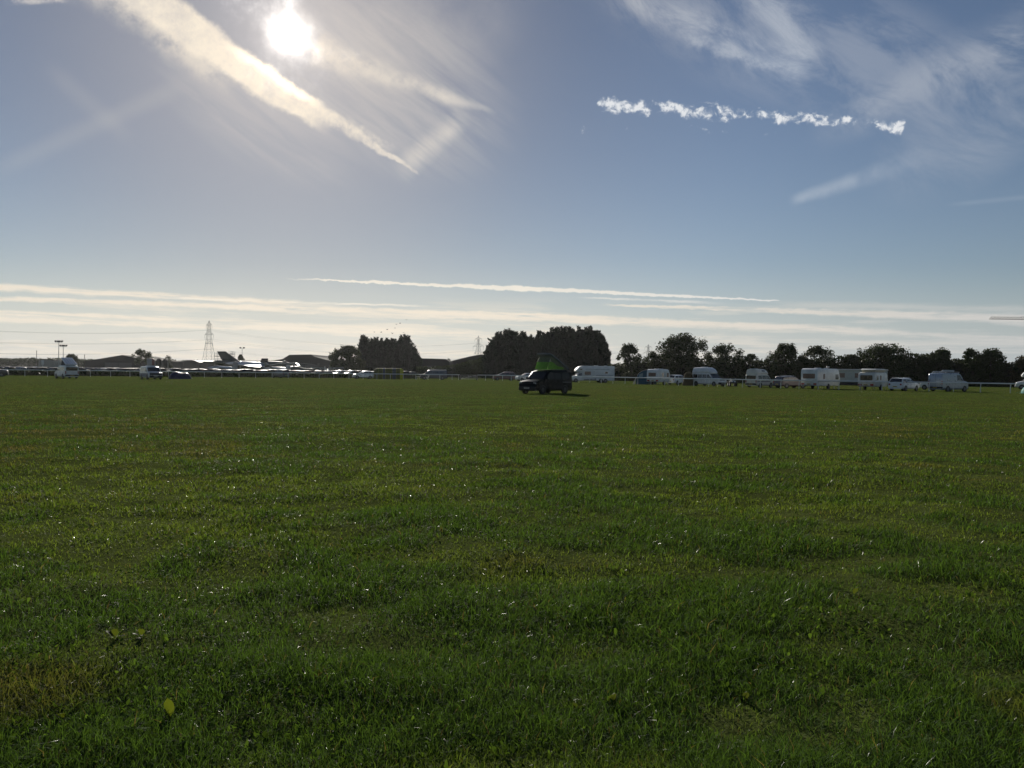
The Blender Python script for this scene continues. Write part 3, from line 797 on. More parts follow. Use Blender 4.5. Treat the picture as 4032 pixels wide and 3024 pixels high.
# cars and van behind the rail, left and middle
car('parked_car', 'dark people carrier standing alone behind the rail left of the yellow tent', 1106, 168, -30, DARKP, 4.5, 1.75, .90, 'mpv')
car('parked_car', 'grey estate car parked nose left beside the yellow tunnel tent', 1430, 170, -101, SILVERP, 4.45, 1.62, .88, 'estate')
root, bd, _ = van('parked_van', 'dark blue van with roof rails beside the folding table', 1707, 172, -93, NAVYP, 5.7, 2.02, .95, .95, 'window', windows=3)
for sg in (1, -1): MB().path([(1.1, sg*.72, 2.0), (1.0, sg*.72, 2.10), (-2.6, sg*.72, 2.10), (-2.7, sg*.72, 2.0)], .03).build('roof_rail', ALU, root)
car('parked_car', 'small silver car far behind the field gate', 1814, 262, 88, SILVERP, 4.3, 1.45, .86, 'saloon')
car('parked_car', 'maroon people carrier behind the rail, right of the field gate', 1985, 172, -96, MAROONP, 4.9, 1.80, .92, 'mpv')
car('parked_car', 'grey hatchback half hidden behind the black campervan', 2072, 166, -116, SILVERP, 4.35, 1.62, .88, 'hatch')

# ---- coachbuilt motorhome with an over-cab bed
def motorhome(label, px, depth, rel, L=8.0, H=3.05, hw=1.15):
    p, rz = place(px, depth, rel); root = empty('motorhome', p, rz, label, 'motorhome')
    h = L/2; ck = h-1.0
    st = [(h, .62, .86, .30), (h*.992, .95, .93), (h-.14, 1.08, .98), (h-.5, 1.18), (ck, 1.30), (ck-.62, 1.98), (ck-1.2, 2.0)]
    cab = Body(st, .98, .30, 1.15, .10); cab.build('cab', WHITEP, root)
    cab.slope('windscreen', (ck-.02, 1.34), (ck-.58, 1.96), GLASSP, root, .10)
    for sg in (1, -1): cab.side('side_window', [(ck-1.05, 1.24), (ck-.14, 1.24), (ck-.50, 1.78), (ck-1.05, 1.80)], GLASS, root, sg)
    b0 = ck-1.15
    MB().prism([(-h, .36), (b0, .36), (b0, 1.98), (ck-.02, 1.98), (ck+.14, 2.10), (ck+.16, 2.28), (ck-.10, 2.66), (ck-.55, 2.98), (ck-1.1, H), (-h+.05, H), (-h, H-.08)], hw, .09).build('body', ALU, root, 30)
    S = lambda nm, poly, m, pr=.004: [MB().slab([(x, sg*(hw+pr), z) for x, z in poly], (0, -sg*.03, 0)).build(nm, m, root, 0) for sg in (1, -1)]
    wr = lambda x0, z0, x1, z1: [(x0+.05, z0), (x1-.05, z0), (x1, z0+.05), (x1, z1-.05), (x1-.05, z1), (x0+.05, z1), (x0, z1-.05), (x0, z0+.05)]
    S('side_window', wr(b0-1.55, 1.42, b0-.35, 2.08), CURTAIN); S('side_window', wr(-h+1.3, 1.72, -h+1.85, 2.06), GLASS)
    S('bunk_window', [(ck-1.05, 2.34), (ck-.55, 2.34), (ck-.50, 2.46), (ck-.72, 2.60), (ck-1.05, 2.60)], GLASS)
    S('door', wr(b0-2.35, .55, b0-1.75, 2.25), mat('off_white_door', (.60, .61, .60), .45))
    S('side_stripe', [(-h+.2, 1.30), (b0-2.5, 1.30), (b0-2.5, 1.36), (-h+.2, 1.36)], STRIPE); S('side_stripe', [(-h+1.0, 2.44), (b0-.5, 2.50), (b0-.5, 2.54), (-h+1.0, 2.49)], STRIPE)
    S('skirt_panel', [(b0-2.6, .40), (b0-.2, .40), (b0-.2, .62), (b0-2.6, .80)], GREYP)
    MB().box((-.8, 0, H+.05), (.7, .7, .12), 0, .04).build('roof_vent', GRP, root); MB().box((-2.6, .2, H+.04), (.5, .5, .10), 0, .03).build('roof_vent', GRP, root)
    for x in (h-.86, -h+1.75, -h+2.62):
        for sg in (1, -1):
            wheel(root, x, sg*(.98 if x > 0 else hw)-sg*.088, .34, .2, ALLOY)
            MB().lathe([(.38, -.012), (.40, 0), (.38, .010)], (x, sg*((.98 if x > 0 else hw)+.002), .35), 'y', 22).build('wheel_arch', TRIM, root)
    lamps(root, h*.98, -h, .90, .74, .62, .34, .2, .18, .5); bumper(root, h-.02, .92, .46, .28, GREYP); bumper(root, -h-.02, 1.05, .45, .2)
    endpanel('grille', h*.985, rect(-.45, .78, .45, .95), TRIM, root, 1, .06)
    endpanel('rear_window', -h, rect(-.75, 1.55, .75, 2.15, .06), CURTAIN, root, -1)
    plate(h+.055, .44, PLATE_W, root, 1); plate(-h-.095, .42, PLATE_Y, root, -1); mirrors(root, ck-.22, 1.0, 1.45, WHITEP, (.12, .2, .34))
    return root
motorhome('long white motorhome with an over-cab bed behind the black campervan', 2331, 154, -101, 8.3, 3.15)
motorhome('white motorhome cut off by the right edge of the view', 4092, 131, -94, 6.6, 3.0)

# ---- touring caravans
def caravan(label, px, depth, rel, L=4.8, H=2.55, hw=1.08, outline=None, m=WHITEP, rearw=None, side=(), vent=True, stripe=True, axle=1, name='caravan', bev=.10):
    p, rz = place(px, depth, rel); root = empty(name, p, rz, label, 'caravan')
    h = L/2
    o_ = outline or [(-h+.05, .42), (h-.25, .42), (h, .85), (h-.02, 1.45), (h-.22, 2.05), (h-.62, H-.10), (h-1.1, H), (-h+.45, H), (-h+.12, H-.14), (-h, H-.5), (-h-.02, 1.0)]
    MB().prism(o_, hw, bev).build('body', m, root, 32)
    wr = lambda x0, z0, x1, z1: [(x0+.06, z0), (x1-.06, z0), (x1, z0+.06), (x1, z1-.06), (x1-.06, z1), (x0+.06, z1), (x0, z1-.06), (x0, z0+.06)]
    for nm, x0_, z0, x1_, z1, gm in side:
        for sg in (1, -1): MB().slab([(x, sg*(hw+.005), z) for x, z in wr(x0_, z0, x1_, z1)], (0, -sg*.03, 0)).build(nm, gm, root, 0)
    if rearw:
        y0, z0, y1, z1, gm = rearw
        MB().slab([(-h-.022, y, z) for y, z in rect(y0, z0, y1, z1, .07)], (.03, 0, 0)).build('rear_window', gm, root, 0)
        if y1-y0 > 1.2: MB().box((-h-.03, (y0+y1)/2, (z0+z1)/2), (.02, .03, z1-z0)).build('window_bar', TRIM, root)
    for sg in (1, -1):
        a, b = sg*(hw-.52), sg*(hw-.10)
        MB().slab([(-h-.022, y, z) for y, z in rect(min(a, b), .56, max(a, b), .78, .05)], (.05, 0, 0)).build('tail_light', LAMPR, root, 0)
        if stripe:
            MB().slab([(-h+.15, sg*(hw+.004), .98), (h-.55, sg*(hw+.004), .98), (h-.75, sg*(hw+.004), 1.05), (-h+.15, sg*(hw+.004), 1.03)], (0, -sg*.02, 0)).build('side_stripe', STRIPE, root, 0)
        xs = (-.1,) if axle == 1 else (-.55, .25)
        for x in xs:
            wheel(root, x, sg*(hw-.09), .31, .18, ALLOY)
            MB().lathe([(.37, -.012), (.39, 0), (.37, .010)], (x, sg*(hw+.002), .34), 'y', 22).build('wheel_arch', TRIM, root)
        MB().tube((h-.35, sg*.62, .45), (h+1.15, 0, .45), .045).build('drawbar', STEEL, root)
        for x in (-h+.5, h-.5): MB().tube((x, sg*(hw-.25), .45), (x+.12, sg*(hw-.2), .012), .035).build('corner_steady', STEEL, root)
    MB().box((h+1.2, 0, .47), (.3, .12, .10), 0, .03).build('hitch', TRIM, root)
    MB().tube((h+.85, .10, .05), (h+.85, .10, .75), .03).lathe([(.10, -.03), (.10, .03)], (h+.85, .10, .10), 'y', 12).build('jockey_wheel', STEEL, root)
    MB().box((-h-.03, 0, .50), (.08, 2*hw-.25, .12), 0, .03).build('bumper', GREYP, root); plate(-h-.07, .60, PLATE_Y, root, -1)
    if vent:
        MB().box((-.1*L, .1, H+.05), (.75, .62, .10), 0, .04).build('roof_vent', GRP, root); MB().box((.16*L, -.2, H+.04), (.45, .45, .09), 0, .03).build('roof_vent', GRP, root)
    return root
c1 = caravan('small white caravan with a blue awning on its left side', 2593, 134, 23, 4.8, 2.55, 1.08, rearw=(-.55, 1.35, .75, 1.95, CURTAIN),
        side=(('side_window', 1.0, 1.25, 1.75, 1.95, CURTAIN), ('side_window', -1.0, 1.30, -.35, 1.95, GLASS), ('door', .0, .55, .62, 2.15, mat('off_white_door', (.60, .61, .60), .45))))
car('parked_car', 'white estate car seen from behind between the blue awning caravan and brown tent', 2672, 139, 38, WHITEP, 4.5, 1.62, .88, 'estate')
# minibus camper
root, bd, ht = van('campervan', 'white high roof minibus camper facing right, rear door open beside the brown tent', 2792, 124, 133, WHITEP, 5.5, 2.02, .98, 1.18, 'window', cat='campervan', windows=4, hightop=.82, htm=WHITEP, lampz=.80)
MB().box((-1.0, 0, 2.90), (1.1, .6, .10), 0, .04).build('roof_vent', GRP, root)
dr = MB().box((-2.95, .99, 1.65), (.06, .80, 2.1), R(20), .02).build('rear_door', WHITEP, root); MB().box((-2.985, .985, 2.05), (.03, .56, .6), R(20)).build('door_window', GLASS, dr)
# high-top camper
root, bd, ht = van('campervan', 'cream high roof campervan seen from behind beside the dark estate car', 2992, 115, 31, CREAMP, 4.6, 1.94, .93, .8, 'window', cat='campervan', windows=3, hightop=.66, htm=CREAMP)
for sg in (1, -1): ht.side('roof_window', [(-.9, 2.20), (-.05, 2.20), (-.05, 2.42), (-.9, 2.42)], GLASS, root, sg)
bd.side('body_stripe', [(-2.2, .78), (1.3, .78), (1.3, .90), (-2.2, .90)], STRIPE, root, -1, .004, .01); bd.side('body_stripe', [(-2.2, .78), (1.3, .78), (1.3, .90), (-2.2, .90)], STRIPE, root, 1, .004, .01)
MB().box((-1.6, 0, 2.62), (.9, .8, .09), 0, .04).build('roof_vent', GRP, root)
car('parked_car', 'dark plum estate car between the cream campervan and large white caravan', 3112, 112, 47, paint('plum_paint', (.045, .022, .028)), 4.75, 1.66, .90, 'estate')
c2 = caravan('large white caravan with a dish aerial on its roof and wide rear window', 3232, 108, 25, 6.9, 2.72, 1.14, rearw=(-.82, 1.38, .82, 2.02, CURTAIN), axle=1,
        side=(('side_window', -1.75, 1.32, -1.20, 2.0, CURTAIN), ('side_window', 1.9, 1.30, 2.9, 1.98, GLASS), ('door', .4, .55, 1.05, 2.2, mat('off_white_door', (.60, .61, .60), .45))))
MB().tube((1.2, -.4, 2.70), (1.2, -.4, 2.92), .03).lathe([(.05, 2.90), (.24, 2.94), (.20, 3.0), (.02, 3.02)], (1.2, -.4, 0), 'z', 14).build('aerial', GRP, c2)
# static caravan behind
p, rz = place(3392, 158, 90); root = empty('static_caravan', p, rz, 'long pale static caravan standing behind the other two caravans', 'caravan')
MB().prism([(-4.6, .62), (4.6, .62), (4.6, 2.85), (4.5, 3.05), (-4.5, 3.05), (-4.6, 2.85)], 1.6, .08).build('body', mat('pale_cladding', (.50, .50, .46), .6, var=.1), root)
MB().prism([(-4.75, 2.98), (4.75, 2.98), (4.75, 3.08), (-4.75, 3.08)], 1.75, .02).prism([(-4.7, 3.082), (4.7, 3.082), (4.7, 3.20), (-4.7, 3.20)], .7, .1).build('roof', mat('pale_roof', (.55, .55, .53), .6), root)
MB().prism([(-4.5, .02), (4.5, .02), (4.5, .615), (-4.5, .615)], 1.5, .02).build('skirt', TRIM, root)
for x0_, x1_ in ((-4.1, -3.0), (-1.2, -.2), (1.2, 2.4), (3.2, 4.2)):
    for sg in (1, -1): MB().slab([(x, sg*1.607, z) for x, z in ((x0_, 1.5), (x1_, 1.5), (x1_, 2.4), (x0_, 2.4))], (0, -sg*.04, 0)).build('side_window', CURTAIN, root, 0)
# retro caravan with lifted roof
c3 = caravan('rounded cream caravan with a lifted roof section and wide dark rear window', 3438, 105, 21, 4.7, 2.28, 1.06, outline=[(-2.25, .42), (2.0, .42), (2.3, .8), (2.28, 1.35), (2.02, 1.95), (1.75, 2.22), (1.4, 2.28), (-1.7, 2.28), (-2.05, 2.20), (-2.22, 2.0), (-2.36, 1.2), (-2.36, .8)], m=CREAMP,
        rearw=(-.82, 1.25, .72, 1.90, GLASS), vent=False, stripe=False,
        side=(('side_window', -1.6, 1.28, -1.0, 1.88, GLASS), ('side_window', -.5, 1.28, .0, 1.88, CURTAIN), ('door', .5, .5, 1.1, 2.05, mat('off_white_door', (.60, .61, .60), .45))))
MB().prism([(-1.75, 2.55), (1.7, 2.55), (1.75, 2.62), (1.2, 2.74), (-1.3, 2.74), (-1.78, 2.62)], .98, .05).build('lifting_roof', GRP, c3)
MB().prism([(-1.55, 2.27), (1.5, 2.27), (1.5, 2.56), (-1.55, 2.56)], .86, .02).build('canvas', mat('pale_canvas', (.50, .49, .42), .8, transl=.3), c3)
car('parked_car', 'white estate car seen from behind between rounded cream caravan and silver van', 3560, 101, 25, WHITEP, 4.75, 1.60, .91, 'estate')
# silver van with things on the roof
root, bd, _ = van('parked_van', 'silver grey panel van with ladders and poles on its roof', 3735, 100, 33, BLUEGP, 5.2, 2.28, 1.0, .95, 'panel', windows=3, rearglass=False, lampz=.78)
rk = MB()
for x in (.7, -.5, -1.9):
    rk.tube((x, -.92, 2.40), (x, .92, 2.40), .03)
    for sg in (1, -1): rk.tube((x, sg*.86, 2.20), (x, sg*.88, 2.42), .03)
rk.build('roof_rack', STEEL, root)
tag(MB().box((0, 0, 0), (2.0, .42, .22), 0, .06).build('roof_bundle', mat('pale_sheet', (.42, .44, .46), .7), None), 'pale roof bundle strapped on top of the silver van', 'bundle')
ob_ = bpy.data.objects['roof_bundle']; ob_.location = root.matrix_basis @ Vector((-.6, -.3, 2.545)); ob_.rotation_euler = (0, 0, rz_ if False else root.rotation_euler.z)
ld = MB()
for sg in (1, -1): ld.tube((-2.3, .35+sg*.18, 2.47), (1.0, .35+sg*.18, 2.47), .03)
for k in range(10): ld.tube((-2.1+k*.33, .17, 2.47), (-2.1+k*.33, .53, 2.47), .018)
lo = ld.build('ladder', STEEL, None); lo.location = root.location; lo.rotation_euler = root.rotation_euler; tag(lo, 'metal ladder lying on the roof rack of the silver van', 'ladder')
car('parked_car', 'white hatchback peeping out behind the rear of the silver van', 3690, 112, -60, WHITEP, 4.2, 1.62, .87, 'hatch')

# ---- quad bike
p, rz = place(2884, 123, 168); root = empty('quad_bike', p, rz, 'dark quad bike with pale lamps beside the white minibus camper', 'quad bike')
for x in (.62, -.60):
    for sg in (1, -1): wheel(root, x, sg*.46, .29, .24, STEEL)
MB().prism([(-.85, .50), (-.55, .42), (.5, .42), (.85, .55), (.80, .74), (.45, .86), (.1, .80), (-.2, .84), (-.8, .80)], .34, .06).build('body', DARKP, root)
for x in (.62, -.60):
    for sg in (1, -1): MB().box((x, sg*.46, .66), (.62, .30, .06), 0, .025).build('mudguard', DARKP, root)
MB().box((-.35, 0, .90), (.75, .30, .12), 0, .05).build('seat', TRIM, root)
MB().tube((.42, 0, .80), (.30, 0, 1.08), .04).tube((.30, -.40, 1.10), (.30, .40, 1.10), .025).build('handlebar', STEEL, root)
for sg in (1, -1):
    MB().lathe([(.06, 0), (.085, .02), (.085, .05), (.03, .07)], (.80, sg*.22, .70), 'x', 12).build('headlight', LAMPC, root)
    MB().box((.36, sg*.38, 1.10), (.06, .22, .16), 0, .03).build('hand_guard', WHITEP, root)
MB().box((-.75, 0, .88), (.4, .7, .04)).box((.72, 0, .90), (.3, .6, .03)).build('rack', STEEL, root)
# ------------------------------------------------------------------ tents, awnings, small camp things
# blue caravan awning on the left side of the small caravan (in that caravan's own axes)
az = c1.rotation_euler.z; Mw = c1.matrix_basis
aw = empty('awning', Mw @ Vector((-.1, 1.09, 0)), az, 'blue caravan awning with a pale curved roof beside the small caravan', 'awning')
AWB = mat('blue_canvas', (.055, .13, .20), .8, spec=.1, var=.15, transl=.3); AWW = mat('white_canvas', (.62, .60, .54), .8, spec=.1, transl=.35)
prof = [(.0, 2.42), (.5, 2.36), (1.0, 2.16), (1.45, 1.86), (1.75, 1.50)]
rf = MB()
for k in range(len(prof)-1):
    (y0, z0), (y1, z1) = prof[k], prof[k+1]
    rf.slab([(-2.1, y0, z0), (1.9, y0, z0), (1.9, y1, z1), (-2.1, y1, z1)], (0, .01, .03))
rf.build('roof', AWW, aw, 60)
for x in (-2.1, 1.9):
    w_ = MB().slab([(x, 0, .02), (x, 2.0, .02), (x, 1.75, 1.48), (x, 1.45, 1.84), (x, 1.0, 2.14), (x, .5, 2.34), (x, 0, 2.40)], (.02 if x < 0 else -.02, 0, 0)).build('side_wall', AWB, aw, 0)
    MB().slab([(x-.02, .75, 1.0), (x-.02, 1.55, 1.0), (x-.02, 1.35, 1.7), (x-.02, .75, 1.9)], (.012, 0, 0)).build('window', mat('clear_film', (.20, .30, .34), .2, spec=.5), w_, 0)
MB().slab([(-2.1, 2.0, .02), (1.9, 2.0, .02), (1.9, 1.75, 1.48), (-2.1, 1.75, 1.48)], (0, -.02, 0)).build('front_wall', AWB, aw, 0)
fl = MB()
fl.slab([(-2.2, 2.0, 1.2), (-2.2, 2.5, .02), (-2.2, 2.15, .02), (-2.2, 1.9, 1.0)], (.02, 0, 0)).slab([(-1.6, 2.02, 1.2), (-1.8, 2.55, .05), (-2.1, 2.4, .02), (-2.15, 2.02, 1.2)], (0, .015, 0))
fl.build('loose_flap', AWW, aw, 0)
po = MB()
for x in (-2.1, -.1, 1.9): po.tube((x, 1.98, .02), (x, 1.73, 1.48), .018)
po.build('tent_pole', STEEL, aw)

def tunnel(px, depth, rel, L, H, W):
    p, rz = place(px, depth, rel)
    root = empty('tunnel_tent', p, rz, 'olive tunnel tent with a bright yellow end, behind the rail', 'tent')
    OL = mat('olive_tent', (.11, .115, .035), .75, spec=.1, var=.18, scale=1.5, transl=.35); GRY = mat('grey_tent', (.10, .11, .115), .75, spec=.1, transl=.3)
    YEL = mat('yellow_tent', (.48, .48, .05), .75, spec=.1, transl=.5); BLK = mat('door_mesh', (.02, .02, .02), .8)
    def hoop(x, k=1.0): return [(x, W/2*k*math.cos(t)*(1 if abs(math.cos(t)) < .8 else 1.0), H*(.93+.07*k)*math.sin(t)**.72*k**.2+.01) for t in [math.pi*i/14 for i in range(15)]]
    def strip(xs, ks, nm, m):
        b = MB()
        for x, k in zip(xs, ks): b.v += hoop(x, k)
        n = 15
        for a in range(len(xs)-1):
            for i in range(n-1): b.f.append((a*n+i, a*n+i+1, (a+1)*n+i+1, (a+1)*n+i))
        return b.build(nm, m, root, 50)
    h = L/2
    strip([h-.02, h-.10, h-.5, h-.9], [.30, .62, .92, .98], 'nose_panel', OL); strip([h-.9, h*.42], [.98, 1.0], 'tent_body', OL); strip([h*.42, h*.22], [1.0, .985], 'window_panel', GRY)
    strip([h*.22, 0, -h*.22], [.985, .975, .985], 'tent_body', OL); strip([-h*.22, -h*.5], [.985, 1.0], 'window_panel', GRY); strip([-h*.5, -h+.75], [1.0, .97], 'tent_body', OL)
    yl = strip([-h+.75, -h+.30, -h+.05, -h+.02], [.97, .84, .55, .28], 'end_panel', YEL)
    for x in (h-.9, h*.42, h*.22, -h*.22, -h*.5, -h+.75): MB().path(hoop(x, 1.012), .022, 5).build('pole_sleeve', mat('yellow_green_webbing', (.40, .42, .06), .7), root)
    for z in (.45, 1.3): MB().tube((-h+.20, .5, z), (-h+.05, -.2, z+.05), .05).build('vent_flap', BLK, yl)
    for sg in (1, -1):
        for x in (h-.9, 0, -h+.75): MB().tube((x, sg*W*.46, H*.6), (x, sg*(W*.5+1.0), .01), .008, n=4).build('guy_rope', YEL, root)
    return root
tunnel(1531, 171, -90, 6.2, 2.30, 3.0)

# low navy tent by the rail, left
p, rz = place(709, 129, 90); root = empty('dome_tent', p, rz, 'low navy blue tent sagging on the grass beside the white over blue campervan', 'tent')
NT = mat('navy_tent', (.022, .026, .065), .38, spec=.5, var=.2, scale=2, transl=.12); b = MB()
nx, ny = 14, 8
for i in range(nx+1):
    for j in range(ny+1):
        u, v = i/nx*2-1, j/ny*2-1
        k = max(0, 1-abs(u)**3.2)*max(0, 1-abs(v)**2.2)
        b.v.append((u*1.72, v*1.05, .02+1.12*k**.55*(1-.10*math.sin(u*5+1))*(.94 if u > .2 else 1.0)))
for i in range(nx):
    for j in range(ny): b.f.append((i*(ny+1)+j, (i+1)*(ny+1)+j, (i+1)*(ny+1)+j+1, i*(ny+1)+j+1))
b.build('flysheet', NT, root, 60)
MB().slab([(-.9, -1.07, .05), (-.1, -1.07, .05), (-.3, -.72, .80), (-.8, -.74, .78)], (0, -.015, .01)).build('tent_door', mat('navy_door', (.03, .034, .08), .4, transl=.1), root, 0)
for x, y in ((-1.8, -1.3), (1.8, -1.3), (-1.9, 1.2), (1.9, 1.2)): MB().tube((x*.7, y*.55, .8), (x*1.05, y*1.05, .01), .008, n=4).build('guy_rope', STEEL, root)
MB().box((-.55, -.4, 1.12), (.5, .3, .05), .4, .02).build('pale_fold', mat('pale_glossy_sheet', (.35, .37, .40), .15), root)  # pale glossy plate lying on the navy flysheet

# brown toilet tent behind the minibus
p, rz = place(2711, 125.5, 20); root = empty('toilet_tent', p, rz, 'tall brown tent leaning against the back of the white minibus camper', 'tent')
BT = mat('brown_canvas', (.085, .068, .034), .8, spec=.1, var=.2, scale=3, transl=.2); b = MB()
rows = [(0.01, .95, .82, 0, 0), (.5, .86, .74, .02, 0), (1.1, .78, .66, .05, 0), (1.6, .66, .56, .08, .02), (1.95, .50, .40, .12, .04), (2.08, .30, .2, .16, .05)]
for z, hx, hy, ox, oy in rows:
    for k in range(12):
        t = 2*math.pi*k/12; c_, s_2 = math.cos(t), math.sin(t)
        e = lambda v: math.copysign(abs(v)**.45, v)
        b.v.append((ox+hx*e(c_)*(1+.04*math.sin(k*2.3+z*3)), oy+hy*e(s_2), z+(.05*math.sin(k*1.7) if z > 1.5 else 0)))
for a in range(len(rows)-1):
    for k in range(12): b.f.append((a*12+k, a*12+(k+1) % 12, (a+1)*12+(k+1) % 12, (a+1)*12+k))
b.f.append(tuple(60+k for k in range(12)))
b.build('canvas', BT, root, 40)
MB().slab([(-.35, -.90, .03), (.30, -.90, .03), (.22, -.735, 1.35), (-.28, -.735, 1.35)], (0, .01, 0)).build('tent_door', mat('brown_door', (.06, .05, .026), .8), root, 0)
# turquoise tent at the right edge
p, rz = place(4080, 92, 80); root = empty('dome_tent', p, rz, 'turquoise tent corner on the grass at the far right edge', 'tent'); b = MB()
TQ = mat('turquoise_tent', (.05, .30, .28), .6, spec=.3, var=.15, transl=.4)
for i in range(9):
    for j in range(16):
        a, e = 2*math.pi*j/16, math.pi/2*i/8; rr = math.cos(e)**.8
        b.v.append((1.5*rr*math.cos(a), 1.3*rr*math.sin(a), .01+1.15*math.sin(e)**1.15))
for i in range(8):
    for j in range(16): b.f.append((i*16+j, i*16+(j+1) % 16, (i+1)*16+(j+1) % 16, (i+1)*16+j))
b.build('flysheet', TQ, root, 60)
for a in (.4, 2.7, 3.6, 5.8): MB().tube((1.1*math.cos(a), 1.0*math.sin(a), .55), (2.0*math.cos(a), 1.8*math.sin(a), .01), .012, n=4).build('guy_rope', TQ, root)

# folding table and chair beside the dark van
p, rz = place(1647, 169, -80); root = empty('folding_table', p, rz, 'low folding table with a white top in front of the dark blue van', 'table')
MB().box((0, 0, .62), (.75, 1.3, .04), 0, .01).build('tabletop', WHITEP, root)
for x in (-.3, .3):
    for y in (-.55, .55): MB().tube((x, y, .01), (x*.8, y, .60), .022).build('leg', STEEL, root)
p, rz = place(1682, 168.5, -70); root = empty('camping_chair', p, rz, 'pale folding camping chair beside the dark blue van', 'chair')
MB().slab([(-.25, -.26, .42), (.25, -.26, .46), (.25, .26, .46), (-.25, .26, .42)], (0, 0, -.03)).build('seat', AWW, root, 0)
MB().slab([(-.25, -.26, .44), (-.25, .26, .44), (-.42, .26, .95), (-.42, -.26, .95)], (-.02, 0, 0)).build('backrest', AWW, root, 0)
for sg in (1, -1):
    MB().tube((.30, sg*.27, .01), (-.32, sg*.27, .70), .016).build('leg', STEEL, root); MB().tube((-.30, sg*.27, .01), (.26, sg*.27, .66), .016).build('leg', STEEL, root)

# ------------------------------------------------------------------ racecourse running rail, in two lengths with a field gate between
PVC = mat('white_rail', (.74, .75, .74), .16, spec=.6, var=.05, scale=1, coat=1.0)
def rail(label, knots, posts):
    """knots: (px, metres north) along the rail; posts: px of every upright"""
    kx = [k[0] for k in knots]; kd = [k[1] for k in knots]
    P_ = lambda x: at(x, float(np.interp(x, kx, kd)))
    o = P_(posts[0]); root = empty('running_rail', o, 0, label, 'rail')
    xs = np.linspace(kx[0], kx[-1], 60); pts = [P_(x)-o+Vector((0, 0, 1.10)) for x in xs]
    b = MB(); n = 10
    for i, p in enumerate(pts):                       # an oval plastic rail
        d = (pts[min(i+1, 59)]-pts[max(i-1, 0)]).normalized(); s_ = Vector((d.y, -d.x, 0)).normalized()
        for k in range(n):
            t = 2*math.pi*k/n; b.v.append(tuple(p+s_*(.055*math.cos(t))+Vector((0, 0, .075*math.sin(t)))))
    for i in range(59):
        for k in range(n):
            j = (k+1) % n; b.f.append((i*n+k, i*n+j, (i+1)*n+j, (i+1)*n+k))
    b.f += [tuple(range(n)), tuple(59*n+k for k in range(n))]
    b.build('top_rail', PVC, root, 60)
    for x in posts:
        p = P_(x)-o
        MB().path([tuple(p+Vector((0, .10, -.05))), tuple(p+Vector((0, .08, .72))), tuple(p+Vector((0, 0, 1.06)))], .045, 8).build('post', PVC, root)
    return root
left_posts = [-83, 5, 97, 186, 272, 355, 435, 511, 588, 663, 735, 804, 873, 941, 1006, 1071, 1134, 1197, 1257, 1314, 1374, 1430, 1484, 1537, 1588, 1637, 1685, 1732, 1780, 1806]
rail('long white running rail left of the field gate', [(-120, 136), (0, 141), (500, 152), (941, 160), (1400, 166), (1810, 169)], left_posts)
right_posts = [1880, 1912, 1944, 1979, 2013, 2049, 2087, 2126, 2164, 2201, 2239, 2280, 2323, 2368, 2414, 2462, 2512, 2564, 2618, 2673, 2733, 2792, 2856, 2925, 2995, 3076, 3148, 3224, 3305, 3388, 3475, 3566, 3660, 3757, 3863, 3981, 4110]
rail('white running rail from the field gate to the right edge', [(1880, 168), (1980, 165), (2320, 146), (2700, 121), (3076, 107), (3400, 102.5), (3863, 95), (4130, 90)], right_posts)
g0, g1 = at(1814, 168.6), at(1876, 167.8); gc = (g0+g1)/2; ga = math.atan2((g1-g0).y, (g1-g0).x); gl = (g1-g0).length
root = empty('field_gate', gc, ga, 'grey metal field gate closing the gap in the white rail', 'gate')
for x in (-gl/2-.12, gl/2+.12): MB().box((x, 0, .62), (.18, .18, 1.34), 0, .02).build('gate_post', mat('weathered_timber', (.075, .065, .05), .85, var=.25), root)
gm_ = MB()
for z in (.22, .42, .62, .85, 1.08): gm_.tube((-gl/2, 0, z), (gl/2, 0, z), .024)
for x in (-gl/2+.02, 0, gl/2-.02): gm_.tube((x, 0, .20), (x, 0, 1.10), .026)
gm_.tube((-gl/2, 0, .22), (gl/2, 0, 1.08), .02); gm_.build('gate_leaf', STEEL, root)
MB().box((gl/2-.05, -.05, .9), (.2, .04, .05)).build('latch', STEEL, root)

# ------------------------------------------------------------------ trees
def foliage_mat(name, c):
    m = bpy.data.materials.new(name); m.use_nodes = True; t = m.node_tree; t.nodes.clear(); q = Graph(t)
    a = q.node('ShaderNodeAttribute', attribute_name='tint').outputs['Color']
    cc = q.vadd(a, c, 'MULTIPLY')
    p = q.node('ShaderNodeBsdfPrincipled'); q.put(p.inputs['Base Color'], cc); p.inputs['Roughness'].default_value = .6; p.inputs['Specular IOR Level'].default_value = .2
    tr = q.node('ShaderNodeBsdfTranslucent'); q.put(tr.inputs[0], cc)
    mx = q.node('ShaderNodeMixShader'); mx.inputs[0].default_value = .22
    t.links.new(p.outputs[0], mx.inputs[1]); t.links.new(tr.outputs[0], mx.inputs[2])
    o = q.node('ShaderNodeOutputMaterial'); t.links.new(mx.outputs[0], o.inputs[0]); return m
LEAF = foliage_mat('broad_leaves', (.045, .062, .018)); NEEDLE = foliage_mat('conifer_sprays', (.018, .032, .018)); AUTUMN = foliage_mat('turning_leaves', (.075, .058, .022))
BARK = mat('bark', (.055, .045, .035), .9, var=.3, scale=5)
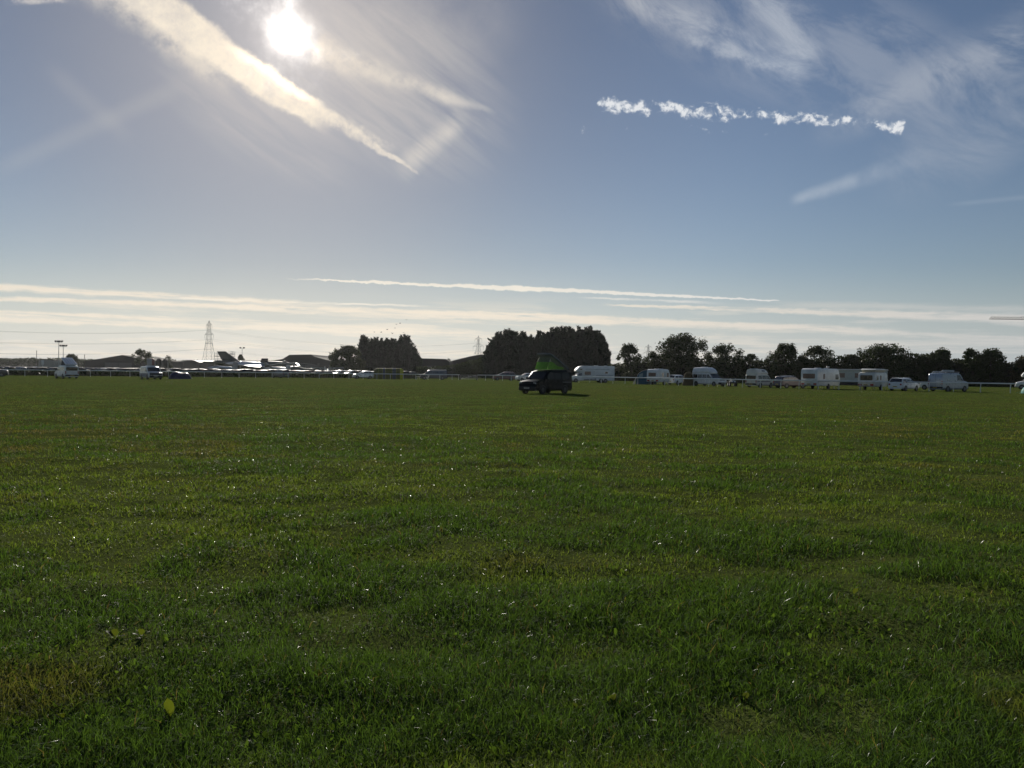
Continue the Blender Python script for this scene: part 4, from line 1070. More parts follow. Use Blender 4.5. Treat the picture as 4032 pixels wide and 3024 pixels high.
def leaves(c, r, size, up_=0.2, tint=(.6, 1.25)):
    """leaf-clump faces at points c (n,3), sizes size (n,)"""
    n = len(c); a = rng.normal(size=(n, 3)); a[:, 2] += up_; a /= np.linalg.norm(a, axis=1)[:, None]
    b = rng.normal(size=(n, 3)); b -= a*(a*b).sum(1)[:, None]; b /= np.linalg.norm(b, axis=1)[:, None]; d = np.cross(a, b)
    s = size[:, None]
    V = np.stack([c-b*s, c-d*s*.45+b*s*.1, c+b*s*1.1, c+d*s*.5-b*s*.05], 1).reshape(-1, 3)
    k = np.repeat((tint[0]+(tint[1]-tint[0])*rng.random(n))[:, None]*np.ones((n, 3)), 4, axis=0)
    return V, k
def crown_obj(V, K_, m, root, name='crown'):
    n = len(V)//4
    return np_mesh(name, V, np.arange(n*4), np.arange(n)*4, m, K_, root)
def limbs(root, base_r, H, spread, n=7, skew=0.0, r0=.3):
    b = MB(); b.tube((0, 0, -.2), (skew*.3, 0, H*.35), base_r*1.1, base_r*.75, 8); b.tube((skew*.3, 0, H*.35), (skew*.8, 0, H*.8), base_r*.75, base_r*.2, 7)
    tips = []
    for k in range(n):
        a = 2*math.pi*k/n+rnd.uniform(-.4, .4); z0 = H*rnd.uniform(.18, .5); f = z0/H
        p0 = Vector((skew*f, 0, z0)); p1 = p0+Vector((math.cos(a)*spread*rnd.uniform(.4, .6)+skew*.3, math.sin(a)*spread*.5, H*rnd.uniform(.12, .25)))
        p2 = p1+Vector((math.cos(a)*spread*rnd.uniform(.2, .4)+skew*.2, math.sin(a)*spread*.3, H*rnd.uniform(.1, .25)))
        b.tube(p0, p1, base_r*.45, base_r*.25, 6).tube(p1, p2, base_r*.25, base_r*.06, 5); tips += [p1, p2]
    b.build('trunk', BARK, root, 60)
    return tips
def broadleaf(label, px0, px1, ytop, depth, n=3800, fill=1.0, skew=0.0, low=.02, leaf=.30, m=None, rough=1.0, group='broadleaf trees along the hedge', flat=.0):
    n = int(n*2.6); leaf *= .80
    c = at((px0+px1)/2, depth); W = (px1-px0)/F*depth/2*1.08; H = hgt((px0+px1)/2, ytop, depth)
    root = empty('broadleaf_tree', c, 0, label, 'tree', group)
    limbs(root, .12+H*.014, H*.86, W*.62, 8, skew)
    ncl = int(90*max(.55, fill)); cc, rr = [], []
    for k in range(ncl):
        u = rnd.random(); v = rnd.random()*2*math.pi; h_ = low+(1-low)*rnd.random()
        t = (h_-low)/(1-low); e = (.74+.26*math.sin(math.pi*min(1, t*1.6))) if t < .55 else max(.04, 1-((t-.55)/.47)**2.1)**.7
        rad_ = W*e*math.sqrt(.03+.97*u)*rnd.uniform(.80, 1.0)
        cc.append((math.cos(v)*rad_+skew*h_, math.sin(v)*rad_*.9, h_*H*.92)); rr.append(rnd.uniform(.11, .21)*(W+H*.5)*.60)
    for k in range(10):                       # tufts that stand out of the outline
        v = rnd.random()*2*math.pi; e = rnd.uniform(.1, .75)
        cc.append((math.cos(v)*W*e+skew, math.sin(v)*W*e*.6, H*(1-.28*e**1.6)*rnd.uniform(.90, 1.0)-.25)); rr.append(rnd.uniform(.06, .11)*H*rough)
    cc, rr = np.array(cc), np.array(rr)
    idx = rng.choice(len(cc), n, p=rr**2/(rr**2).sum())
    d = rng.normal(size=(n, 3)); d /= np.linalg.norm(d, axis=1)[:, None]
    pt = cc[idx]+d*(rr[idx]*rng.random(n)**.45)[:, None]*np.array([1, 1, .85])
    tw = rng.random(n) < .06                     # thin upright shoots
    pt[tw] = cc[idx[tw]]+np.stack([rng.normal(0, .35, tw.sum())*rr[idx[tw]], rng.normal(0, .35, tw.sum())*rr[idx[tw]], rr[idx[tw]]*(.8+.55*rng.random(tw.sum()))], 1)
    pt[:, 2] = np.clip(pt[:, 2], .15, H*1.01)
    V, K_ = leaves(pt, 0, leaf*(.6+.8*rng.random(n)))
    crown_obj(V, K_, m or LEAF, root); return root
def conifer(label, px, ytop, depth, wpx, n=2600, group='conifers in the tall dark clump', tipn=2, ybase=None):
    c = at(px, depth); W = wpx/F*depth/2; H = hgt(px, ytop, depth)
    root = empty('conifer_tree', c, 0, label, 'tree', group)
    b = MB().tube((0, 0, -.2), (0, 0, H*.9), .10+H*.016, .05, 8); b.build('trunk', BARK, root, 60)
    # near-black solid core, added as painted shade inside the crown
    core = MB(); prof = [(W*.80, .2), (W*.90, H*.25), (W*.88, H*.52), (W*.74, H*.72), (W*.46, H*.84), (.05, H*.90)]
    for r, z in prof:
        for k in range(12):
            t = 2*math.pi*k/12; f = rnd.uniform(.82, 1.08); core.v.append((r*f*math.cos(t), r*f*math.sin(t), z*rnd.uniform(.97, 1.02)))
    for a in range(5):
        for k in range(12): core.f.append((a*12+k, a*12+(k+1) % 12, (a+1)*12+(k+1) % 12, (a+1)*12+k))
    h_ = rng.random(n)**.8; env = W*np.where(h_ < .52, .94+.06*np.sin(h_*5), np.clip(1-((h_-.52)/.49)**2.2, .015, 1)**.62)
    a = rng.random(n)*2*np.pi; r = env*(.66+.42*rng.random(n))*(1+.13*np.sin(a*3+h_*9)+.10*np.sin(a*5-h_*23))
    tips = [(rnd.uniform(-.5, .5)*W, rnd.uniform(-.4, .4)*W, rnd.uniform(.86, 1.0)) for _ in range(tipn+4)]+[(rnd.uniform(-.2, .2)*W, 0, 1.0)]
    P_ = np.stack([np.cos(a)*r, np.sin(a)*r, h_*H*rnd.uniform(.88, .93)], 1)
    ns = 70
    for tx, ty, tz in tips:                   # spiky leaders with short outward sprays
        t = rng.random(ns)**.8; rr = (1-t)*W*rnd.uniform(.10, .18)+.04; aa = rng.random(ns)*2*np.pi; bendx = rnd.uniform(-.5, .5)
        P_ = np.concatenate([P_, np.stack([tx+np.cos(aa)*rr+bendx*t*t, ty+np.sin(aa)*rr, H*(tz-.13*(1-t))-.2], 1)]); a = np.concatenate([a, aa])
    for k in range(14):                       # boughs that stand out of the sides
        z_ = rnd.uniform(.12, .78); aa0 = rnd.uniform(0, 6.28); L0 = W*rnd.uniform(.98, 1.12)*(1 if z_ < .62 else 1-((z_-.62)/.40)**2); t = rng.random(26)
        P_ = np.concatenate([P_, np.stack([np.cos(aa0)*L0*(.7+.3*t), np.sin(aa0)*L0*(.7+.3*t), H*z_+t*.7+rng.normal(0, .12, 26)], 1)]); a = np.concatenate([a, np.full(26, aa0)])
    n2 = len(P_); s = (.30+.35*rng.random(n2))*max(.8, H/13)
    out = np.stack([np.cos(a), np.sin(a), .75+.5*rng.random(n2)], 1); out /= np.linalg.norm(out, axis=1)[:, None]
    sd = np.cross(out, rng.normal(size=(n2, 3))); sd /= np.linalg.norm(sd, axis=1)[:, None]
    V = np.stack([P_-sd*(s*.32)[:, None], P_+out*(s*.4)[:, None]-sd*(s*.2)[:, None], P_+out*(s*1.15)[:, None], P_+sd*(s*.34)[:, None]], 1).reshape(-1, 3)
    K_ = np.repeat((.6+.8*rng.random(n2))[:, None]*np.ones((n2, 3)), 4, axis=0)
    cr = crown_obj(V, K_, NEEDLE, root)
    o = core.build('shade_core', mat('shade_core', (.010, .015, .008), .9, var=.3), cr, 0)
    return root

# conifer clump between the yellow tent and the hangar
for i, (px, yt, wp) in enumerate(((1431, 1318, 46), (1452, 1332, 44), (1475, 1326, 46), (1500, 1330, 46), (1523, 1330, 48), (1548, 1332, 48), (1572, 1332, 46), (1594, 1316, 60), (1622, 1356, 56), (1641, 1392, 44))):
    lab = ('leftmost conifer of the smaller clump above the yellow tent', 'second conifer from the left in the smaller clump', 'third conifer from the left in the smaller clump', 'fourth conifer in the middle of the smaller clump', 'fifth conifer in the middle of the smaller clump',
           'sixth conifer from the left in the smaller clump', 'seventh conifer just left of the spiky tallest one', 'spiky tallest conifer right of middle in the smaller clump', 'sloping conifer second from the right end of the smaller clump', 'low conifer at the right end of the smaller clump beside the shed')[i]
    conifer(lab, px, yt, 300+(i % 3)*3, wp*(1.2 if 1440 < px < 1610 else .95), 2600, 'conifers in the smaller clump')
# tall clump behind the black campervan
for i, (px, yt, wp) in enumerate(((1932, 1345, 60), (1962, 1304, 70), (2010, 1292, 84), (2055, 1302, 64), (2085, 1316, 56), (2125, 1302, 60), (2165, 1288, 70), (2205, 1284, 66), (2245, 1286, 64), (2285, 1284, 70), (2325, 1284, 66), (2356, 1300, 64), (2376, 1350, 52))):
    lab = ('low conifer at the left end of the tall clump right of the pylon', 'second conifer from the left in the tall clump', 'rounded broad conifer topping the left half of the tall clump', 'fourth conifer from the left in the tall clump', 'conifer in the dip between both halves of the tall clump',
           'conifer just left of the raised green roof of the black campervan', 'conifer straight above the raised roof of the black campervan', 'conifer right above the hinge of the raised campervan roof', 'conifer above the front of the long white motorhome', 'conifer above the cab of the long white motorhome',
           'conifer above the middle of the long white motorhome', 'second conifer from the right end of the tall clump', 'lowest conifer at the right end of the tall clump')[i]
    conifer(lab, px, yt, 228+(i % 3)*3, wp*(1.3 if 1950 < px < 2350 else 1.0), 3000, 'conifers in the tall clump')
# broadleaf trees, left of the clumps and along the right-hand hedge
broadleaf('rounded bushy tree left of the smaller conifer clump', 1300, 1440, 1364, 285, 4200, 1.3, low=.05, leaf=.42, group=None)
broadleaf('dark bushy tree between the gable roofed shed and tall conifers', 1855, 1965, 1408, 236, 2600, 1.2, low=.03, leaf=.36, group=None)
broadleaf('low dark bush right of the field gate', 1790, 1880, 1428, 232, 2000, 1.2, low=.03, leaf=.34, group=None)
broadleaf('windblown leaning tree above the caravan with blue awning', 2440, 2545, 1353, 196, 2600, .8, skew=-1.2, leaf=.26)
broadleaf('thin sparse tree in front of the third pylon', 2535, 2615, 1384, 197, 1500, .6, leaf=.24)
broadleaf('tallest broadleaf tree of the hedge, behind the white minibus camper', 2590, 2790, 1313, 194, 5600, 1.3, leaf=.30)
broadleaf('wide open tree with sky showing through, right of the tallest tree', 2772, 2940, 1354, 190, 3000, .95, leaf=.26)
broadleaf('low thinning tree above the cream high roof campervan', 2900, 3010, 1396, 188, 2000, .8, leaf=.26)
broadleaf('dense tree above the dark plum estate car', 3020, 3160, 1354, 186, 4200, 1.2, leaf=.29)
broadleaf('round tree above the large white caravan', 3140, 3292, 1364, 184, 4000, 1.2, leaf=.29)
broadleaf('small bushy tree above the long pale static caravan', 3295, 3410, 1398, 181, 2600, 1.0, leaf=.27)
broadleaf('broad spreading tree above the rounded cream caravan', 3360, 3600, 1356, 178, 5200, 1.3, leaf=.28)
broadleaf('small tree between the broad tree and silver van', 3590, 3690, 1398, 175, 2200, .9, leaf=.26)
broadleaf('pointed tree above the silver van', 3650, 3750, 1370, 173, 2600, 1.0, leaf=.26)
broadleaf('loose twin topped tree right of the silver van', 3780, 3880, 1372, 170, 2200, .8, leaf=.25)
broadleaf('dense tree below the crane arm', 3840, 3960, 1374, 169, 3200, 1.1, leaf=.27)
broadleaf('reddish brown tree at the right edge of the view', 3985, 4120, 1398, 165, 3000, 1.1, leaf=.26, m=AUTUMN)
# hedge under them
def hedge(label, knots, n, m=LEAF, name='hedge'):
    o = at(knots[0][0], knots[0][1]); root = empty(name, o, 0, label, 'hedge')
    kx = np.array([k[0] for k in knots], float); kd = [k[1] for k in knots]; ky = [k[2] for k in knots]
    x = kx[0]+(kx[-1]-kx[0])*rng.random(n); dep = np.interp(x, kx, kd); top = np.interp(x, kx, ky)
    az = (x-2016)/F
    Ht = EYE+((1468+(x-2016)*math.tan(ROLL))-top)/F*dep
    Ht = Ht*(.84+.32*fbm(x/26, x*0, 77, 3))
    z = Ht*rng.random(n)**.8; y = rng.normal(0, 1, n)*.75
    P_ = np.stack([az*dep-o.x, dep+y-o.y, z], 1)
    V, K_ = leaves(P_, 0, .30*(.6+.8*rng.random(n)))
    crown_obj(V, K_, m, root, 'foliage')
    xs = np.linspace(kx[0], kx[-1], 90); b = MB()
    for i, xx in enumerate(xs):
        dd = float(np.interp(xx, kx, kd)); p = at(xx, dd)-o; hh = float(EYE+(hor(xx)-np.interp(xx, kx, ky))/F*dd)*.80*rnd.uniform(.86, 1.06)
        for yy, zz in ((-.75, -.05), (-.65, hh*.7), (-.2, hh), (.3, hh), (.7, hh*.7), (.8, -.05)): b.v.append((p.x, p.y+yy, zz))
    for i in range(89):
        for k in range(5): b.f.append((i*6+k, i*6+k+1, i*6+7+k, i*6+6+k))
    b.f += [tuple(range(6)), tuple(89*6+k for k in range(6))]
    b.build('shade_core', MATS['shade_core'], root, 0)  # hedge core in the same added near-black, standing for inner shade
hedge('dark hedge running behind all the caravans on the right', [(2395, 203, 1440), (2460, 201, 1425), (2570, 199, 1402), (2680, 196, 1405), (2900, 191, 1410), (3005, 189, 1424), (3100, 188, 1415), (3300, 183, 1408), (3600, 177, 1400), (3770, 173, 1412), (3850, 172, 1408), (3970, 168, 1434), (4030, 166, 1430), (4160, 163, 1430)], 24000)
hedge('dark scrub along the field behind the field gate', [(1640, 262, 1446), (1760, 256, 1440), (1850, 246, 1424), (1930, 240, 1415), (1990, 236, 1410)], 5000)
hedge('low dark hedge behind the left running rail', [(-140, 150, 1456), (0, 153, 1457.5), (500, 164, 1463), (900, 174, 1467), (1200, 182, 1470), (1400, 186, 1472.5), (1640, 190, 1476)], 22000)
# ------------------------------------------------------------------ far things: parked rows, aircraft, hangars, pylons
# rows of parked cars beyond the rail: three shapes, several colours, each copy its own object
def proto(style, m, nm):
    return car('parked_car', '', 400, 210, 90, m, {'estate': 4.5, 'hatch': 4.1, 'mpv': 4.5}[style], {'estate': 1.60, 'hatch': 1.57, 'mpv': 1.74}[style], .87, style, GLASSD)[0]
def slim(root):
    """keep the parts that can be made out from this far"""
    for ch in list(root.children_recursive):
        if ch.name.split('.')[0] not in ('body', 'windscreen', 'rear_window', 'side_window', 'wheel', 'rim'): bpy.data.objects.remove(ch)
def copy_tree(o, parent=None):
    c = o.copy(); C.objects.link(c)
    if parent is not None: c.parent = parent
    for ch in o.children: copy_tree(ch, c)
    return c
kinds = []
dull = lambda nm, c: mat(nm, c, .55, 0, .22, .15, 3.0)  # darker low-gloss paints that keep the packed rows subdued
for st in ('estate', 'hatch', 'mpv'):
    for m, word in ((SILVERP, 'silver'), (dull('dull_white_paint', (.50, .50, .49)), 'white'), (dull('dull_black_paint', (.018, .018, .02)), 'black'), (dull('dull_blue_paint', (.03, .045, .10)), 'blue'), (dull('dull_red_paint', (.14, .015, .015)), 'red')):
        if st == 'mpv' and word == 'red': continue
        r = proto(st, m, word); slim(r); kinds.append((r, word, st))
words = {'estate': 'estate car', 'hatch': 'hatchback', 'mpv': 'people carrier'}
used = set(); count = 0
rows = [(196, 205, 'front row', 1), (212, 216, 'second row', -1), (231, 232, 'third row', 1), (252, 250, 'fourth row', -1), (276, 272, 'fifth row', 1)]
for ri, (d0, d1, rowname, sg) in enumerate(rows):
    px = -60.0
    while px < 1640:
        dep = d0+(d1-d0)*(px/1640)
        step = rnd.choice((2.7, 2.8, 3.0, 3.2)) if rnd.random() < .86 else rnd.uniform(5, 13)
        rel_world = rnd.choice((0, 180))+rnd.uniform(-4, 4)+24
        if not (840 < px < 1010 and dep > 285):
            r, word, st = rnd.choices(kinds, weights=[{'silver': 1.6, 'white': .8, 'black': 7, 'blue': 3, 'red': 1.4}[k[1]] for k in kinds])[0]
            o = r if r.name not in used else copy_tree(r); used.add(r.name)
            p = at(px, dep+rnd.uniform(-.6, .6)); o.location = p; o.rotation_euler = (0, 0, R(90-rel_world))
            tag(o, f'{word} {words[st]} in the {rowname} of cars packed beyond the rail', 'car', f'{word} {words[st]}s in the {rowname} beyond the rail')
            count += 1
        px += step/dep*F
for r, word, st in kinds:
    if r.name not in used:
        for ch in list(r.children_recursive)+[r]: bpy.data.objects.remove(ch)

# ---- lattice pylons and their cables
PYL = mat('pylon_steel', (.20, .21, .22), .6, .3, var=.1)
LATT = [(0, 6.0), (9, 4.8), (18, 3.7), (27, 2.6), (36, 1.7), (46, .95), (50, .08)]
ARMS = [(26.9, 8.6, 2.2), (36.0, 10.6, 2.4), (45.5, 7.2, 1.8)]
LEGH = 5.0
def half(z): return float(np.interp(z, [a for a, _ in LATT], [b for _, b in LATT]))
LINE = [(-548, 545), (-302, 800), (-45, 1060), (218, 1290), (487, 1520), (760, 1745)]
def pylon(x, y, label, thick=1.0):
    ang_ = math.atan2(LINE[-1][1]-LINE[0][1], LINE[-1][0]-LINE[0][0])
    root = empty('pylon', (x, y, 0), ang_, label, 'pylon', 'pylons carrying the power line')
    k = .075*thick; b = MB(); zs = [0, 7.5, 14.5, 21, 26.9, 31.5, 36, 41, 45.5, 50]
    for z0, z1 in zip(zs, zs[1:]):
        a, c_ = half(z0), half(z1)
        cs = [(-1, -1), (1, -1), (1, 1), (-1, 1)]
        for (u, v), (u2, v2) in zip(cs, cs[1:]+cs[:1]):
            b.tube((u*a, v*a, z0), (u*c_, v*c_, z1), k*1.25, n=4)
            b.tube((u*a, v*a, z0), (u2*c_, v2*c_, z1), k*.6, n=4); b.tube((u2*a, v2*a, z0), (u*c_, v*c_, z1), k*.6, n=4)
            b.tube((u*c_, v*c_, z1), (u2*c_, v2*c_, z1), k*.7, n=4)
    b.build('lattice_tower', PYL, root, 0)
    for z, L_, dz in ARMS:
        for sg in (1, -1):
            w0 = half(z); a = MB(); tip = (0, sg*L_, z)
            for u in (-1, 1):
                a.tube((u*w0, sg*w0, z), tip, k, n=4); a.tube((u*half(z+dz*1.4), sg*half(z+dz*1.4), z+dz*1.4), tip, k*.8, n=4)
                for f in (.35, .65): a.tube((u*w0*(1-f), sg*(w0+(L_-w0)*f), z), (u*half(z+dz)*(1-f), sg*(w0+(L_-w0)*f), z+dz*1.4*(1-f)), k*.6, n=4)
            arm = a.build('cross_arm', PYL, root, 0)
            ins = MB().lathe([(.04, 0)]+[(.16 if i % 2 else .07, -.3*i) for i in range(1, 11)]+[(.04, -LEGH)], (0, sg*L_, z), 'z', 8)
            ins.build('insulator', mat('insulator_glass', (.16, .18, .19), .3), arm, 60)
    return root
for (x, y), lab, th in zip(LINE[1:5], ('large pylon left of the dark aircraft tail fin, nearest of the line', 'second pylon, half hidden by the left end of the tall conifers', 'third pylon rising behind the sparse tree of the hedge', 'fourth pylon, its arms showing left of the dense tree'), (1.25, 1.5, 1.8, 2.0)): pylon(x, y, lab, th)
pylon(*LINE[0], 'pylon off to the left that carries the nearest cables')
pylon(*LINE[5], 'farthest pylon of the power line behind the hedge trees', 2.0)
dl = (Vector((*LINE[-1], 0))-Vector((*LINE[0], 0))).normalized(); nrm = Vector((-dl.y, dl.x, 0))
for (z, L_, dz), wz in zip(ARMS, ('lowest', 'middle', 'topmost')):
    for sg, ws in ((1, 'far'), (-1, 'near')):
        b = MB(); 
        for (xa, ya), (xb, yb) in zip(LINE, LINE[1:]):
            pts = []
            for i in range(15):
                f = i/14; pts.append(Vector((xa+(xb-xa)*f, ya+(yb-ya)*f, z-LEGH-9.5*4*f*(1-f)))+nrm*(sg*L_))
            b.path(pts, .06, 4)
        tag(b.build('power_cable', mat('cable', (.10, .10, .11), .6), None, 0), f'{wz} power cable on the {ws} side of the pylons', 'cable', 'cables of the power line')

# ---- floodlight masts and plain poles
def mast(label, px, ytop, depth, kind):
    c = at(px, depth); H = hgt(px, ytop, depth); root = empty('floodlight_mast', c, 0, label, 'floodlight')
    MB().tube((0, 0, -.1), (0, 0, H-.3), .17, .10, 10).build('pole', STEEL, root)
    if kind == 1:
        MB().tube((-1.35, 0, H-.55), (1.35, 0, H-.55), .06).tube((0, -.7, H-.55), (0, .7, H-.55), .06).build('crossbar', STEEL, root)
        for x in (-1.25, -.35, .35, 1.25): MB().slab([(x-.32, -.1, H-.45), (x+.32, -.1, H-.45), (x+.40+.1*x, .25, H+.15), (x-.40+.1*x, .25, H+.15)], (0, -.16, .12)).build('floodlight', TRIM, root, 0)
    else:
        MB().tube((-.9, 0, H-.35), (.9, 0, H-.35), .05).build('crossbar', STEEL, root)
        for x in (-.85, .85): MB().box((x, 0, H-.05), (.85, .35, .62), 0, .06).build('floodlight', TRIM, root)
mast('taller floodlight mast at the far left above the tilted roof', 231, 1343, 330, 1)
mast('shorter floodlight mast just right of the taller one', 249, 1360, 352, 1)
mast('floodlight mast with two lamps right of the dark aircraft tail fin', 953, 1369, 390, 2)
TIM = mat('pole_timber', (.10, .085, .065), .85, var=.2)
for px, yt, lab in ((144, 1380, 'thin timber pole left of the floodlight masts'), (333, 1396, 'thin timber pole left of the dark hangar')):
    c = at(px, 380); H = hgt(px, yt, 380)
    o = MB().tube((0, 0, -.1), (0, 0, H), .17, .12, 8).tube((-.35, 0, H-.35), (.35, 0, H-.35), .05).build('timber_pole', TIM, None); o.location = c; tag(o, lab, 'pole')

# ---- hangars, sheds and other buildings
DARKW = mat('dark_cladding', (.024, .025, .028), .8, spec=.2, var=.12, scale=.4); DARKR = mat('dark_roof_sheet', (.045, .046, .048), .9, spec=.05, var=.15, scale=.3)
PALEW = mat('pale_wall', (.30, .29, .27), .7, var=.1, scale=.5); PALER = mat('pale_roof_sheet', (.16, .165, .17), .6, spec=.2, var=.1)
DOORM = mat('hangar_door', (.06, .062, .066), .6, var=.15)
def hangar(name, label, outline, depth, deep, wall=DARKW, roof=DARKR, doors=True):
    """outline: (px, y) along the roofline from left to right; walls drop to the ground"""
    pts = [at(px, depth, y) for px, y in outline]; o = at((outline[0][0]+outline[-1][0])/2, depth)
    root = empty(name, o, 0, label, 'building'); L = [(p.x-o.x, p.z) for p in pts]
    b = MB(); front = [(L[0][0], 0, -.1)]+[(x, 0, z) for x, z in L]+[(L[-1][0], 0, -.1)]
    n = len(front); b.v += front+[(x, deep, z) for x, _, z in front]
    b.f += [tuple(range(n)), tuple(n+i for i in reversed(range(n))), (0, n, n+1, 1), (n-2, 2*n-2, 2*n-1, n-1)]
    b.build('wall', wall, root, 0)
    r = MB()
    for (x0, z0), (x1, z1) in zip(L, L[1:]): r.slab([(x0-.02, -.5, z0), (x1+.02, -.5, z1), (x1+.02, deep+.5, z1), (x0-.02, deep+.5, z0)], (0, 0, .28))
    r.build('roof', roof, root, 0)
    if doors:
        w_ = L[-1][0]-L[0][0]; xm = (L[0][0]+L[-1][0])/2; hz_ = min(4.5, max(z for _, z in L)*.6)
        for k in (-1, 1): MB().box((xm+k*w_*.10, -.06, hz_/2), (w_*.19, .12, hz_)).build('door', DOORM, root, 0)
hangar('hangar', 'dark low gabled hangar left of the sparse round tree', [(330, 1424), (398, 1414), (440, 1407), (482, 1400), (520, 1408), (560, 1417), (600, 1422)], 430, 40)
hangar('hangar', 'dark hangar with a flat topped roof left of the bushy tree', [(1085, 1420), (1113, 1416), (1140, 1399.5), (1226, 1398), (1237, 1406), (1311, 1426)], 400, 45)
hangar('workshop', 'long low building with a shiny roof edge right of the aircraft tail fin', [(925, 1420.5), (1000, 1420.5), (1084, 1420)], 430, 20, DARKW, PALER, False)
hangar('shed', 'dark flat roofed shed right of the smaller conifer clump', [(1640, 1413.5), (1700, 1414.5), (1754, 1416.5), (1770, 1427)], 330, 22)
hangar('shed', 'dark gable roofed shed behind the field gate', [(1752, 1430), (1768, 1426), (1850, 1406), (1895, 1398), (1990, 1420)], 350, 25)
hangar('shed', 'grey lean-to shed just right of the dark blue van', [(1762, 1455), (1812, 1455)], 290, 8, GREYP, GREYP, False)
hangar('hangar', 'pale low hangar with a curved roof left of the large pylon', [(700, 1428), (718, 1423.5), (738, 1420), (756, 1419), (768, 1421), (784, 1428)], 520, 40, DARKW, PALER, False)
hangar('cottage', 'pale building with a white panel left of the tilted roof', [(152, 1419), (166, 1416.5), (208, 1417.5), (216, 1420)], 400, 12, PALEW, DARKR, False)
o = MB().box((0, 0, 3.9), (1.1, .3, 2.3), 0, .05).tube((0, 0, 0), (0, 0, 2.85), .15).build('sign_board', WHITEP, None); o.location = at(168, 396); tag(o, 'tall white sign board in front of the pale building', 'sign')
for px, yt, lab, m in ((599, 1411, 'red round topped tank left of the two dark ones', mat('red_tank', (.16, .03, .03), .5)), (626, 1411.5, 'dark round topped tank right of the red tank', DARKW), (650, 1413.5, 'dark round topped tank beside the thin leafless tree', DARKW)):
    c = at(px, 352); H = hgt(px, yt, 352); root = empty('storage_tank', c, 0, lab, 'tank', 'round topped tanks in a row')
    r = 1.15
    MB().lathe([(r, .1), (r, H-r)]+[(r*math.cos(a), H-r+r*math.sin(a)) for a in (.3, .6, .9, 1.2, 1.45)], (0, 0, 0), 'z', 18).build('shell', m, root, 40)
    MB().tube((r+.1, -.2, .1), (r+.1, -.2, H-r), .04).tube((r+.1, .2, .1), (r+.1, .2, H-r), .04).build('rung_ladder', STEEL, root)
    MB().lathe([(r+.15, 0), (r+.15, .2)], (0, 0, 0), 'z', 18).build('plinth', PALEW, root)
o = MB().box((0, 0, 3.2), (2.0, .25, 5.2), 0, .05).box((-.7, 0, .4), (.2, .2, .8)).box((.7, 0, .4), (.2, .2, .8)).build('notice_board', GREYP, None); o.location = at(588, 345); tag(o, 'grey upright board left of the red round topped tank', 'board')

# ---- the museum aircraft
CAMO = mat('camouflage_paint', (.055, .060, .055), .45, var=.3, scale=.5); AIRS = mat('aircraft_silver', (.55, .56, .57), .22, .4, var=.08)
def pts3(depth, pl): return [at(px, depth, y) for px, y in pl]
D_ = 300; o = at(935, D_); bomber = empty('jet_bomber', o, 0, 'dark delta winged jet bomber whose tall tail fin stands right of the large pylon', 'aircraft')
V_ = lambda px, y: at(px, D_, y)-o
body_ax = [(-9.0, 4.3, .35), (-7.0, 4.1, .85), (-2, 3.7, 1.3), (6, 3.6, 1.45), (13, 3.6, 1.4), (18, 3.6, 1.1), (20.5, 3.5, .6), (21.6, 3.4, .12)]
b = MB()
for x, z, r in body_ax:
    for k in range(14):
        t = 2*math.pi*k/14; b.v.append((x, r*math.cos(t), z+r*math.sin(t)))
for a in range(len(body_ax)-1):
    for k in range(14): b.f.append((a*14+k, a*14+(k+1) % 14, (a+1)*14+(k+1) % 14, (a+1)*14+k))
b.f += [tuple(range(14)), tuple(98+k for k in range(14))]
b.build('fuselage', CAMO, bomber, 50)
fin = [V_(855, 1383.5), V_(889, 1383.5), V_(899, 1391), V_(937, 1418), V_(950, 1424), V_(878, 1425)]
MB().slab([p+Vector((0, -.22, 0)) for p in fin], (0, .44, 0)).build('tail_fin', CAMO, bomber, 0)
for sg in (1, -1):
    MB().slab([(-6.2, sg*1.0, 3.7), (9.5, sg*1.2, 3.7), (6.0, sg*6.0, 3.66), (-4.2, sg*15.5, 3.9), (-6.6, sg*16.2, 3.92), (-7.0, sg*15.6, 3.9)], (0, 0, .45)).build('wing', CAMO if sg < 0 else AIRS, bomber, 0)  # far wing silvered to imitate the sun's glint on dark camouflage
    MB().tube((2.0, sg*3.0, .5), (2.0, sg*3.0, 3.6), .16).build('undercarriage_leg', STEEL, bomber)
    MB().lathe([(.3, -.35), (.5, -.3), (.5, .3), (.3, .35)], (2.0, sg*3.0, .5), 'y', 14).build('wheel', RUBBER, bomber)
MB().tube((15.5, 0, .4), (15.5, 0, 2.4), .12).lathe([(.2, -.2), (.38, -.15), (.38, .15), (.2, .2)], (15.5, 0, .4), 'y', 12).build('nose_wheel', RUBBER, bomber)
MB().lathe([(.9, 0), (.75, .5), (.35, .8), (.05, .9)], (17.6, 0, 4.4), 'z', 14).build('cockpit_canopy', GLASS, bomber, 50)
# scaffold round the fin
sc_ = empty('scaffold', at(872, D_+3), 0, 'scaffold tower standing round the dark aircraft tail fin', 'scaffold'); so_ = at(872, D_+3)
for px in (845, 858, 884, 916): 
    for dy in (0, 2.4):
        p = at(px, D_+3)-so_; MB().tube((p.x, dy, 0), (p.x, dy, hgt(px, 1386, D_+3) if px != 884 else 6), .06).build('upright', STEEL, sc_)
for (pa, pb), y in (((845, 868), 1402.5), ((845, 884), 1423), ((898, 916), 1402.5), ((898, 916), 1394)):
    a, c_ = at(pa, D_+3)-so_, at(pb, D_+3)-so_; z = hgt(pa, y, D_+3)
    MB().box(((a.x+c_.x)/2, 1.2, z), (c_.x-a.x, 2.4, .18)).build('platform', TIM, sc_, 0)
    rl = MB()
    for dz in (.5, 1.0):
        for dy in (0, 2.4): rl.tube((a.x, dy, z+dz), (c_.x, dy, z+dz), .04)
    rl.build('guard_rail', STEEL, sc_)
